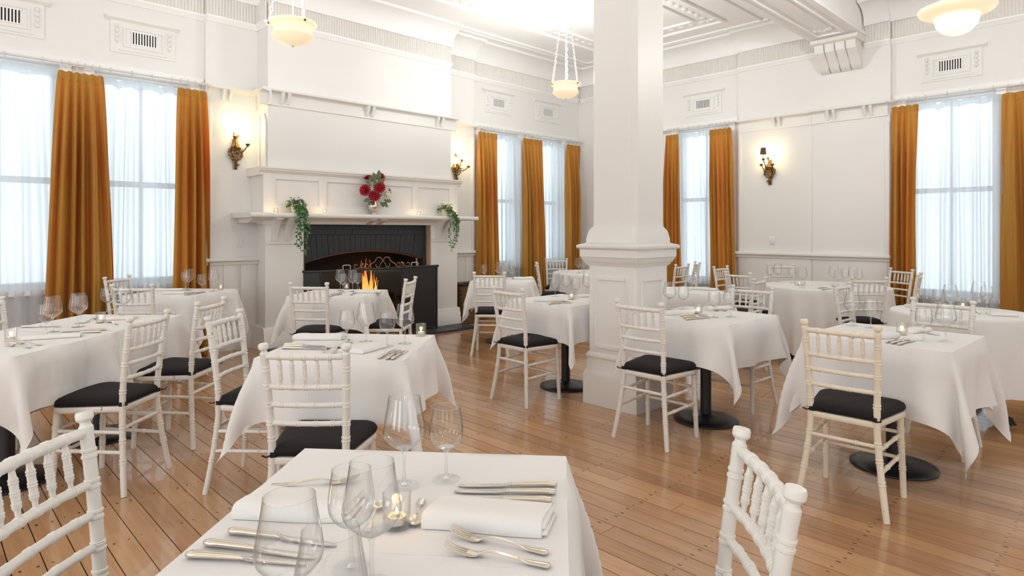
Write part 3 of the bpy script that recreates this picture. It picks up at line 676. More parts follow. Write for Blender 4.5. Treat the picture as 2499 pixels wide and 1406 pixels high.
for x, y, lb in ((-1.2, 5.08, 'unseen opal bowl lamp added for fill behind the viewer by the window wall'), (-1.2, .9, 'unseen opal bowl lamp added for fill behind the viewer'), (2.4, .6, 'unseen opal bowl lamp added for fill overhead, above the frame')): lamp(x, y, 3.1, .19, lb, 50)  # extra lamps out of view, added to lift the room light
t = empty('globe_lamp', (6.02, 1.10, 3.12)); tag(t, 'bright flat-rimmed globe lamp hanging above the back wall vent', 'pendant lamp')
ob('globe', MB().lathe([(.001, -.20), (.05, -.195), (.10, -.17), (.14, -.12), (.155, -.06), (.15, 0)], 32), M_LAMPB, t, 60)
ob('brim', MB().lathe([(.15, -.06), (.20, -.045), (.25, -.02), (.265, .005), (.26, .02), (.22, .035), (.15, .05), (.08, .06)], 40), M_LAMP, t, 60)
pl = D.lights.new('bulb', 'POINT'); pl.energy = 75; pl.color = (.98, .97, .94); pl.shadow_soft_size = .08; o = D.objects.new('bulb', pl); COL.objects.link(o); o.parent = t; o.location = (0, 0, .2)
ob('stem', MB().tube([(0, 0, .05), (0, 0, ZC - 3.12)], .012, 8), M_CHAIN, t); ob('canopy', MB().lathe([(.02, ZC - 3.12 - .06), (.09, ZC - 3.12 - .02), (.1, ZC - 3.12)], 24), M_CHAIN, t)

# ================================================================ WALL SCONCES
def sconce(fn, s, z, label, shades, watts=.85):
    """bronze leaf stem, ring wreath and arms; shades: (ds, out, dz, dark)"""
    P0 = Vector(fn(s, 0, z)); f = lambda a, o, c: tuple(Vector(fn(s + a, o, z + c)) - P0)
    t = empty('wall_sconce', P0[:]); tag(t, label, 'wall sconce', 'bronze wall sconces with fabric shades')
    q = MB()
    for k in range(4): q.tube([f((k - 1.5) * .012 + .010 * math.sin(j * .9 + k), .012 + .016 * math.sin(PI * j / 10), -.24 + j * .043) for j in range(11)], [.004, .012, .017, .014, .017, .019, .020, .017, .013, .010, .003], 7)
    for k in range(7): q.leaf(f(0, .02, -.21 + k * .055), Vector(f((-1) ** k * .8, .25, .6)), Vector(f(0, 1, 0)), .06, .035)
    ob('leaf_stem', q, M_BRONZE, t, 50)
    w = MB().tube([f(.070 * math.sin(a), .035 + .012 * math.cos(3 * a), -.055 + .074 * math.cos(a)) for a in [2 * PI * i / 24 for i in range(24)]], [.010 + .004 * (i % 3) for i in range(24)], 7, closed=True)
    for i in range(10): a = 2 * PI * i / 10; w.ball(f(.075 * math.sin(a), .04, -.055 + .078 * math.cos(a)), .014, 7, 5)
    ob('wreath', w, M_BRONZE, t, 60)
    for ds, o, dz, dark in shades:
        b = Vector(f(0, .03, -.02)); e = Vector(f(ds, o, dz - .12))
        pts = [b.lerp(e, u) + Vector((0, 0, -.055 * math.sin(PI * u))) for u in [i / 8 for i in range(9)]]
        a = MB().tube([p[:] for p in pts], [.009 - .003 * abs(i / 4 - 1) for i in range(9)], 7)
        a.torus((pts[4] + Vector((0, 0, .02)))[:], .02, .004, (Vector(f(0, 1, 0)))[:], 10, 5)
        arm = ob('arm', a, M_BRONZE, t, 60)
        ob('drip_cup', MB().lathe([(.006, -.02), (.022, 0), (.026, .012), (.012, .016)], 12, e[:]), M_BRONZE, arm)
        ob('candle_sleeve', MB().lathe([(.009, .01), (.009, .075)], 10, e[:]), M_WPET, arm)
        ob('dark_shade' if dark else 'lamp_shade', MB().lathe([(.047, .075), (.044, .08), (.033, .165), (.031, .165), (.043, .082)], 24, e[:], caps=False), M_DSHADE if dark else M_SHADE, arm, 60, label='dark pleated shade' if dark else None)
        pl = D.lights.new('bulb', 'POINT'); pl.energy = watts * (.1 if dark else 1); pl.color = (1, .80, .36); pl.shadow_soft_size = .035
        l = D.objects.new('bulb', pl); COL.objects.link(l); l.parent = t; l.location = (e + Vector((0, 0, .195)))[:]
        pl2 = pl.copy(); pl2.energy = pl.energy * .6; l = D.objects.new('bulb', pl2); COL.objects.link(l); l.parent = t; l.location = (e + Vector((0, 0, .045)))[:]
sconce(FL, 2.715, 2.30, 'large bronze sconce with two lit shades on the left pier', [(-.03, .10, .235, False), (.10, .13, .16, False)])
sconce(FL, 5.96, 2.33, 'bronze sconce with lit shades above the right end of the mantel', [(.03, .12, .20, False), (.13, .16, .11, False), (-.07, .09, .08, False)])
sconce(FB, 3.82, 2.25, 'bronze sconce on the back wall with one dark pleated shade', [(.03, .17, .235, True), (-.07, .10, .16, False), (.10, .08, .17, False)])

# ================================================================ ON THE MANTEL SHELF
vz = empty('vase', (4.275, 6.90, 1.56)); tag(vz, 'mottled silver vase in the middle of the mantel shelf', 'vase')
ob('vase_body', MB().lathe([(.036, 0), (.044, .004), (.042, .014), (.024, .024), (.022, .032), (.045, .05), (.066, .085), (.070, .115), (.060, .145), (.055, .152), (.052, .185), (.058, .205), (.052, .203), (.046, .18), (.05, .15)], 28), M_MERC, vz, 60)
def bloom(name, x, y, z, r, m, label, grp, face):
    t = empty(name, (x, y, z)); tag(t, label, 'flower', grp); q = MB(); fd = Vector(face).normalized(); u = fd.orthogonal().normalized(); w = fd.cross(u)
    for ring, (n, tl, L) in enumerate(((16, 1.5, 1.0), (14, 1.1, .95), (11, .7, .8), (7, .35, .6))):
        for i in range(n):
            a = 2 * PI * (i + .5 * ring) / n; rd = u * math.cos(a) + w * math.sin(a)
            d = rd * math.sin(tl) + fd * math.cos(tl); q.leaf((rd * r * .08)[:], d, fd - rd * .3, r * L, r * .42)
    q.ball((0, 0, 0), r * .3, 8, 6); ob('bloom', q, m, t, 60)
    b = Vector((4.275 - x + random.uniform(-.02, .02), 6.90 - y, 1.73 - z)); ob('stem', MB().tube([(0, 0, 0), (b * .5 + Vector((0, 0, .02)))[:], b[:]], .004, 6), M_SAGE, t)
    return t
rg = 'crimson dahlias in the silver vase'; cf = (-.6, -.75, .25)
bloom('dahlia', 4.12, 6.84, 1.865, .078, M_RED, 'crimson dahlia leaning furthest to the left in the vase', rg, (-.9, -.5, .1))
bloom('dahlia', 4.315, 6.82, 1.905, .078, M_RED, 'bright crimson dahlia in the centre of the bouquet', rg, cf)
bloom('dahlia', 4.225, 6.80, 1.795, .078, M_RED, 'lowest crimson dahlia, over the vase mouth', rg, (-.6, -.75, .1))
bloom('dahlia', 4.365, 6.88, 2.045, .064, M_RED, 'topmost crimson dahlia among sage leaves', rg, (-.2, -.8, .5))
bloom('dahlia', 4.485, 6.88, 1.86, .064, M_RED, 'crimson dahlia seen edge-on at the right of the bouquet', rg, (.75, -.5, .2))
bloom('dahlia', 4.205, 6.92, 2.03, .05, M_RED, 'half-hidden crimson dahlia behind the top leaves', rg, (-.5, -.3, .8))
bloom('ivory_flower', 4.415, 6.83, 1.825, .075, M_WPET, 'ivory flower on the right side of the bouquet', None, (.0, -.9, .2))
t = empty('leaf_spray', (4.275, 6.90, 1.73)); tag(t, 'sage green leaf spray standing among the dahlias', 'foliage'); q = MB()
for bx, bz, dx, dz, L in ((-.08, .20, -1, .5, .10), (-.06, .24, -.8, 1, .09), (-.02, .25, -.3, 1, .12), (.02, .28, .1, 1, .12), (.0, .20, -.5, .6, .10), (.05, .22, .6, .8, .10), (.03, .20, .2, .9, .11), (-.10, .02, -1, -.3, .10), (-.06, .0, -.7, -.5, .09), (.10, .02, 1, -.1, .12), (.08, -.01, .9, -.6, .11), (.12, .06, 1, .3, .10), (.05, -.0, .5, -.7, .09)):
    q.leaf((bx, -.07, bz), (dx, -.2, dz), (0, -1, .3), L, L * .6)
ob('leaves', q, M_SAGE, t, 60); ob('stem', MB().tube([(0, 0, -.02), (-.01, -.02, .15), (0, -.02, .32)], .004, 6), M_SAGE, t)
def trailing(x, y, label, seed, yb):
    r = random.Random(seed); t = empty('trailing_plant', (x, y, 1.56)); tag(t, label, 'plant', 'trailing plants on the mantel shelf')
    ob('pot', MB().lathe([(.035, 0), (.045, .01), (.06, .09), (.063, .10), (.055, .10), (.05, .09)], 20), M_POT, t)
    lv = MB(); st = MB(); yl = MB()
    for k in range(24):
        a = r.uniform(0, 2 * PI); rr = r.uniform(.02, .075)
        st.tube([(0, 0, .09), (rr * .6 * math.cos(a), rr * .6 * math.sin(a), .15), (rr * math.cos(a), rr * math.sin(a), r.uniform(.12, .18))], .002, 4)
    for k in range(140):
        a = r.uniform(0, 2 * PI); rr = .10 * r.random() ** .5
        m = yl if r.random() < .13 else lv
        m.leaf((rr * math.cos(a), rr * math.sin(a), .16 - 6 * rr * rr + r.uniform(-.05, .02)), (math.cos(a) * .6, math.sin(a) * .6 - .3, r.uniform(-.8, .5)), (0, -.5, .8), r.uniform(.028, .046), r.uniform(.016, .024))
    for k in range(9):                                             # vines over the shelf edge
        L = [.50, .45, .40, .36, .30, .25, .22, .16, .12][k]; dx = r.uniform(-.06, .075); dy = yb - y - r.uniform(.0, .03)
        pts = [(dx * .3, 0, .10), (dx * .6, dy * .6, .07), (dx, dy, -.0), (dx * 1.1 + r.uniform(-.02, .02), dy - .01, -L * .5), (dx * .9 + r.uniform(-.02, .02), dy - .005, -L)]
        st.tube(pts, .002, 4)
        for j in range(int(L * 78) + 8):
            u = j / (L * 78 + 8) * 3.99; i = int(u); p = Vector(pts[i]).lerp(Vector(pts[i + 1]), u - i)
            a = r.uniform(0, 2 * PI); lv.leaf(p[:], (math.cos(a), -.4 + .6 * math.sin(a), r.uniform(-.9, .2)), (0, -1, .4), r.uniform(.028, .045), r.uniform(.015, .023))
    ob('vines', st, M_SAGE, t); ob('foliage', lv, M_LEAF, t, 60, kind='stuff'); ob('pale_foliage', yl, M_YLEAF, t, 60, kind='stuff')
trailing(3.235, 6.88, 'trailing green plant on the left half of the mantel shelf', 4, 6.74)
trailing(5.42, 6.88, 'trailing green plant near the right end of the mantel shelf', 9, 6.74)

# ================================================================ FIRE, LOGS, FIRE SCREEN
for i, (x0, y0, z0, x1, y1, z1) in enumerate(((4.1, 7.22, .07, 4.75, 7.30, .07), (4.2, 7.38, .08, 4.8, 7.33, .09), (4.25, 7.28, .17, 4.68, 7.36, .20))):
    tag(ob('log', MB().tube([(x0, y0, z0), ((x0 + x1) / 2, (y0 + y1) / 2 + .01, (z0 + z1) / 2 + .01), (x1, y1, z1)], [.05, .055, .048], 10), M_LOG), ('charred log at the front of the fire', 'charred log at the back of the fire', 'charred log lying on top of the others')[i], 'log', 'logs in the fireplace')
fi = empty('fire', (4.42, 7.30, .12)); tag(fi, 'orange flames burning behind the fire screen', 'fire')
fr = random.Random(11)
for i in range(40):
    dx = fr.gauss(0, .15); dy = fr.uniform(-.08, .07); h = max(.15, .80 * math.exp(-(dx / .17) ** 2) * fr.uniform(.55, 1.1)); w = fr.uniform(.028, .07); n = 10
    ob('flame', MB().tube([(dx + .035 * math.sin(2.5 * u + i * 1.7) * u + .012 * math.sin(9 * u + i), dy, .03 + h * u) for u in [k / n for k in range(n + 1)]], [max(.0015, w * math.sin(PI * min(1, u + .1) ** .65) * (1.1 - u * .8)) for u in [k / n for k in range(n + 1)]], 8), M_FIRE, fi, 180)
pl = D.lights.new('fire_glow', 'POINT'); pl.energy = 22; pl.color = (1, .45, .12); pl.shadow_soft_size = .07; o = D.objects.new('fire_glow', pl); COL.objects.link(o); o.parent = fi; o.location = (0, -.05, .35)
fs_ = empty('fire_screen', (4.34, 6.80, .03)); tag(fs_, 'black folding fire screen with glass panels and copper scrolls', 'fire screen')
cx0, cx1, wx0, wy0 = 3.50 - 4.34, 5.20 - 4.34, 3.36 - 4.34, .20
q = MB().tube([(wx0, wy0, .845), (cx0, 0, .85), (cx1, 0, .85), (cx1 + .03, 0, .85)], .016, 8); q.tube([(wx0, wy0, .03), (cx0, 0, .03), (cx1, 0, .03)], .012, 8); ob('top_rail', q, M_SCREEN, fs_)
for x, y in ((wx0, wy0), (cx0, 0), (4.036 - 4.34, 0), (4.645 - 4.34, 0), (cx1, 0)): ob('upright', MB().box(x - .012, x + .012, y - .01, y + .01, 0, .85), M_SCREEN, fs_)
ob('glass_panel', MB().box(cx0, 4.03 - 4.34, -.003, .003, .03, .84), M_SMOKE, fs_, None); ob('glass_panel', MB().box(4.045 - 4.34, 4.635 - 4.34, -.003, .003, .03, .84), M_SMOKE, fs_, None)
ob('metal_panel', MB().box(4.65 - 4.34, cx1, -.006, .006, .02, .84).box(cx1 - .01, cx1 + .002, 0, .16, .02, .84), M_SCREEN, fs_, None)
ob('wing_panel', MB().add([(wx0, wy0, .03), (cx0, 0, .03), (cx0, 0, .84), (wx0, wy0, .84), (wx0, wy0 + .008, .03), (cx0, .008, .03), (cx0, .008, .84), (wx0, wy0 + .008, .84)], [(0, 1, 2, 3), (7, 6, 5, 4), (0, 4, 5, 1), (2, 6, 7, 3)]), M_SCREEN, fs_, None)
def spiral(c, r0, r1, a0, a1, n=16): return [(c[0] + (r0 + (r1 - r0) * k / n) * math.cos(a0 + (a1 - a0) * k / n), 0, c[1] + (r0 + (r1 - r0) * k / n) * math.sin(a0 + (a1 - a0) * k / n)) for k in range(n + 1)]
for sg in (1, -1):
    f = lambda P: [(.01 + sg * x, 0, z) for x, y, z in P]
    big = spiral((.075, .900), .024, .036, PI * 2.2, PI * 1.0 - .2, 12)[::1] + spiral((.06, .945), .055, .048, PI * 1.0, .1, 12) + [(.20, 0, .895)] + spiral((.235, .897), .035, .018, PI * 1.15, PI * 2.9, 14)
    ob('scroll', MB().tube(f(big), .005, 6), M_COPPER, fs_, 60)
    ob('scroll', MB().tube(f(spiral((.295, .897), .018, .03, -PI * .8, PI * .7, 12) + [(.34, 0, .872)] + spiral((.385, .892), .025, .024, PI * 1.4, PI * 2.9, 12)), .005, 6), M_COPPER, fs_, 60)
for x in (3.84 - 4.34, 4.84 - 4.34): ob('carry_handle', MB().tube([(x - .05, 0, .86), (x - .05, 0, .905), (x - .04, 0, .912), (x + .04, 0, .912), (x + .05, 0, .905), (x + .05, 0, .86)], .005, 6), M_CHAIN, fs_, 60)
# wicker basket in the recess by the fireplace
bk = empty('wicker_basket', (6.02, 7.08, 0)); tag(bk, 'tall brown wicker log basket standing right of the fireplace', 'basket')
q = MB(); nn = 40
for k in range(22):
    z = .02 + k * .025; w = .20 + .03 * k / 22; d = .13 + .02 * k / 22
    pts = []
    for i in range(nn):
        a = 2 * PI * i / nn; cs, sn = math.cos(a), math.sin(a); e = .006 * (1 if (i + k) % 2 else -1)
        pts.append(((w + e) * math.copysign(abs(cs) ** .45, cs), (d + e) * math.copysign(abs(sn) ** .45, sn), z))
    q.tube(pts, .0135, 5, closed=True)
ob('woven_side', q, M_WICK, bk, 60); ob('basket_rim', MB().tube([((.245) * math.copysign(abs(math.cos(a)) ** .45, math.cos(a)), .16 * math.copysign(abs(math.sin(a)) ** .45, math.sin(a)), .575) for a in [2 * PI * i / 40 for i in range(40)]], .016, 8, closed=True), M_SCREEN, bk, 60)
ob('basket_floor', MB().box(-.19, .19, -.12, .12, .005, .03), M_WICK, bk)
ob('basket_handle', MB().tube([(-.23, -.15, .60), (.1, -.16, .615), (.22, -.15, .60)], .01, 6), M_SCREEN, bk, 60)
ob('basket_lid', MB().box(-.22, .22, -.14, .14, .575, .595), M_WICK, bk)
# ================================================================ TABLECLOTHS (small cloth simulation: falls under gravity over the table top)
def drape(a, b, drop, seed, n=21, steps=170):
    """a,b: half sizes of the top. returns MB in table coordinates, cloth top at z=.757"""
    h = .0285; r = np.random.default_rng(seed)
    def axis(q):
        k = int(round(drop / h)); o = np.linspace(q, q + drop, k + 1)[1:]
        return np.concatenate([-o[::-1], np.linspace(-q, q, int(round(2 * q / h)) + 1), o])
    xs, ys = axis(a), axis(b); nx, ny = len(xs), len(ys)
    X, Y = np.meshgrid(xs, ys, indexing='ij'); p = np.stack([X, Y, np.zeros_like(X)], -1)
    top = (np.abs(X) <= a + 1e-6) & (np.abs(Y) <= b + 1e-6); w = np.where(top, 0.0, 1.0)
    ex = np.maximum(np.abs(X) - a - 1e-6, 0) * np.sign(X); ey = np.maximum(np.abs(Y) - b - 1e-6, 0) * np.sign(Y)
    rr = np.hypot(ex, ey); p[..., 2] -= .62 * rr; p[..., 0] -= .40 * ex; p[..., 1] -= .40 * ey
    cor = (ex != 0) & (ey != 0)
    sw = r.choice([-1, 1], 4)
    for k, (sx, sy) in enumerate(((1, 1), (-1, 1), (-1, -1), (1, -1))):
        q = cor & (np.sign(ex) == sx) & (np.sign(ey) == sy)
        p[q, 0] += -sy * sw[k] * .25 * rr[q]; p[q, 1] += sx * sw[k] * .25 * rr[q]
    p[~top] += r.normal(0, .002, (int((~top).sum()), 3))
    v = np.zeros_like(p); dt = 1 / 50
    def con(A, B, L, k):
        d = p[B] - p[A]; l = np.sqrt((d * d).sum(-1)) + 1e-9; wa, wb = w[A], w[B]; ws = wa + wb; ws = np.where(ws == 0, 1, ws)
        c = (k * (l - L) / l / ws)[..., None] * d
        p[A] += wa[..., None] * c; p[B] -= wb[..., None] * c
    S = slice; CS = []
    def add(ax, st, k):
        for o in range(2 * st):
            m = (nx if ax == 0 else ny)
            i0 = [i for i in range(m - st) if (i // st) % 2 == (o // st) and i % st == o % st]
            if not i0: continue
            i0 = np.array(i0)
            CS.append(((i0[:, None], np.arange(ny)[None]), ((i0 + st)[:, None], np.arange(ny)[None]), (xs[i0 + st] - xs[i0])[:, None], k) if ax == 0 else ((np.arange(nx)[:, None], i0[None]), (np.arange(nx)[:, None], (i0 + st)[None]), (ys[i0 + st] - ys[i0])[None], k))
    add(0, 1, 1.0); add(1, 1, 1.0)
    for o in (0, 1):
        i0 = np.arange(o, nx - 1, 2)
        for s in (1, -1):
            j0 = np.arange(0, ny - 1) if s == 1 else np.arange(1, ny)
            CS.append(((i0[:, None], j0[None]), ((i0 + 1)[:, None], (j0 + s)[None]), np.hypot((xs[i0 + 1] - xs[i0])[:, None], (ys[j0 + s] - ys[j0])[None]), .55))
    add(0, 2, .45); add(1, 2, .45); add(0, 4, .25); add(1, 4, .25)
    e = .004
    for t in range(steps):
        v[..., 2] -= 9.8 * dt; v *= .965; old = p.copy(); p += v * dt * w[..., None]
        for _ in range(5):
            for c in CS: con(*c)
            dx = a + e - np.abs(p[..., 0]); dy = b + e - np.abs(p[..., 1])
            ins = (dx > 0) & (dy > 0) & (p[..., 2] < -.002) & (w > 0)
            qx = ins & (dx < dy); qy = ins & ~qx
            p[qx, 0] += (np.where(p[..., 0] >= 0, 1, -1) * dx)[qx]; p[qy, 1] += (np.where(p[..., 1] >= 0, 1, -1) * dy)[qy]
            lim = w > 0; p[..., 2][lim] = np.minimum(p[..., 2][lim], .0)
        v = (p - old) / dt
    for _ in range(7):                                              # press out the small wrinkles
        q = np.pad(p, ((1, 1), (1, 1), (0, 0)), mode='edge'); m = (q[2:, 1:-1] + q[:-2, 1:-1] + q[1:-1, 2:] + q[1:-1, :-2]) / 4
        rim = np.zeros_like(w); rim[0] = rim[-1] = 1; rim[:, 0] = rim[:, -1] = 1
        p += ((m - p) * (.5 * w * (1 - rim))[..., None])
        for ax in (0, 1):                                           # along the hem only
            for e_ in (0, -1):
                r_ = p[e_] if ax == 0 else p[:, e_]; r_[1:-1] += .4 * ((r_[2:] + r_[:-2]) / 2 - r_[1:-1])
    # round the table corners a touch and lift the top edge softly
    P = p.reshape(-1, 3); M = MB()
    M.add([(x, y, z + .757) for x, y, z in P.tolist()], [(i * ny + j, (i + 1) * ny + j, (i + 1) * ny + j + 1, i * ny + j + 1) for i in range(nx - 1) for j in range(ny - 1)])
    return M
def cloth_mesh(M):
    me = M.mesh('tablecloth', M_CLOTH, 62); return me
def round_drape(rt, drop, folds, seed, amp=.05):
    r = random.Random(seed); seg = folds * 14; M = MB(); vs = [(0, 0, .757)]; fs = []
    ph = [r.uniform(-.3, .3) for _ in range(folds + 1)]; am = [r.uniform(.5, 1.3) for _ in range(folds + 1)]; ph[-1] = ph[0]; am[-1] = am[0]
    rows = [(.5, 0), (.95, 0), (.985, -.001), (1.0, -.006), (1.008, -.02)] + [(None, k / 12) for k in range(1, 13)]
    for q, d in rows:
        for i in range(seg):
            a = 2 * PI * i / seg; f = a / (2 * PI) * folds; k = int(f); w = f - k
            A = am[k] * (1 - w) + am[k + 1] * w; p = ph[k] * (1 - w) + ph[k + 1] * w
            if q is not None: R_, z = rt * q, .757 + d
            else: R_, z = rt * 1.008 + drop * (.06 * d) + amp * A * d ** 1.3 * (.35 + math.sin(2 * PI * (f + p * d))) , .737 - (drop - .02) * d
            vs.append((R_ * math.cos(a), R_ * math.sin(a), z))
    fs = [(0, 1 + i, 1 + (i + 1) % seg) for i in range(seg)]
    for j in range(len(rows) - 1): fs += [(1 + j * seg + i, 1 + (j + 1) * seg + i, 1 + (j + 1) * seg + (i + 1) % seg, 1 + j * seg + (i + 1) % seg) for i in range(seg)]
    return M.add(vs, fs)

# ================================================================ TABLES
TB = .3625
def pedestal(x, y, rot, label, round_r=None):
    t = empty('pedestal_table', (x, y, 0), R(rot)); tag(t, label, 'table', 'pedestal tables under white cloths')
    ob('tabletop', MB().box(-TB + .022, TB - .022, -TB + .022, TB - .022, .722, .746) if not round_r else MB().lathe([(round_r - .02, .722), (round_r - .016, .735), (round_r - .02, .746)], 48), M_BLACK, t)
    ob('column', MB().lathe([(.038, .03), (.038, .71), (.09, .712), (.09, .725)], 20), M_BLACK, t)
    ob('base_plate', MB().lathe([(.222, .0), (.225, .006), (.222, .012), (.17, .026), (.10, .036), (.05, .042), (.04, .05)], 40), M_BLACK, t, 60)
    return t
def cover(me, x, y, rot, label): return ob('tablecloth', me, None, None, loc=(x, y, 0), rz=R(rot), label=label, cat='tablecloth', group='white linen tablecloths')
sqA = cloth_mesh(drape(TB, TB, .285, 1)); sqB = cloth_mesh(drape(TB, TB, .285, 2)); sqC = cloth_mesh(drape(TB, TB, .355, 5))
TABLES = [  # x, y, rotation, mesh, where
 (1.702, 2.945, 41.5, sqA, 'behind the nearest table'), (.395, 4.333, 43.5, sqB, 'at the near end of the window pair'),
 (.926, 4.86, 134, sqA, 'at the far end of the window pair'), (1.97, 6.658, 39, sqB, 'beneath the large sconce'), (3.04, 5.518, 39, sqA, 'before the fire screen'),
 (5.286, 5.573, 41, sqB, 'beside the wicker basket'), (4.155, 3.585, 0, sqA, 'against the left face of the pillar'), (4.145, 2.25, 88.5, sqB, 'against the right face of the pillar'),
 (4.115, 1.055, -2, sqC, 'behind the cream chair'), (5.69, 3.345, 46, sqA, 'partly hidden behind the pillar')]
for x, y, rt, me, wh in TABLES:
    pedestal(x, y, rt, 'black pedestal table ' + wh); cover(me, x, y, rt, 'white cloth on the square table ' + wh)
# nearest table: longer top on two columns
t = empty('pedestal_table', (.57, .963, 0), R(41.2)); tag(t, 'long black pedestal table nearest of all, under a flat white cloth', 'table', 'pedestal tables under white cloths')
ob('tabletop', MB().box(-.60, .60, -TB + .022, TB - .022, .722, .746), M_BLACK, t)
for sx in (-.3, .3):
    ob('column', MB().lathe([(.038, .03), (.038, .71), (.09, .712), (.09, .725)], 20, (sx, 0, 0)), M_BLACK, t)
    ob('base_plate', MB().lathe([(.222, .0), (.225, .006), (.17, .026), (.10, .036), (.04, .05)], 40, (sx, 0, 0)), M_BLACK, t, 60)
cover(cloth_mesh(drape(.625, TB, .29, 4)), .57, .963, 41.2, 'white cloth on the long nearest table, lower edge out of frame')
for x, y, rd, dp, fo, sd, nm in ((7.311, 2.532, .635, .68, 17, 3, 'floor-length white cloth on the big round table by the back wall'), (7.22, 5.68, .60, .36, 15, 6, 'white cloth on the round table in the far corner')):
    pedestal(x, y, 0, 'black pedestal table under the ' + nm.split(' on ')[1], rd); ob('tablecloth', round_drape(rd, dp, fo, sd), M_CLOTH, None, 180, (x, y, 0), label=nm, cat='tablecloth', group='white linen tablecloths')
t = empty('claw_footed_table', (5.675, 1.011, 0)); tag(t, 'round antique table on dark carved claw feet under a white cloth', 'table')
ob('tabletop', MB().lathe([(.43, .722), (.436, .735), (.43, .746)], 48), M_EDGEW, t)
ob('column', MB().lathe([(.10, .20), (.12, .26), (.07, .34), (.055, .45), (.08, .58), (.10, .66), (.12, .70), (.18, .722)], 20), M_EDGEW, t, 60)
for i in range(4):
    a = R(-118 + 90 * i + (24 if i == 1 else 0)); c, s = math.cos(a), math.sin(a)
    lg = MB().tube([(c * r_, s * r_, z) for r_, z in ((.05, .36), (.11, .34), (.16, .24), (.19, .14), (.23, .07), (.27, .045))], [.05, .05, .042, .036, .034, .036], 10)
    leg = ob('leg', lg, M_EDGEW, t, 60); pw = MB().ball((c * .29, s * .29, .034), .045, 12, 8, (1, 1, .75))
    for k in (-1, 0, 1): pw.tube([(c * .29 - s * k * .028, s * .29 + c * k * .028, .05), (c * .335 - s * k * .034, s * .335 + c * k * .034, .042), (c * .365 - s * k * .036, s * .365 + c * k * .036, .012)], [.018, .017, .008], 8)
    ob('claw_foot', pw, M_EDGEW, leg, 60)
ob('tablecloth', round_drape(.455, .53, 9, 8, .045), M_CLOTH, None, 180, (5.675, 1.011, 0), label='white cloth falling in soft folds over the claw-footed round table', cat='tablecloth', group='white linen tablecloths')

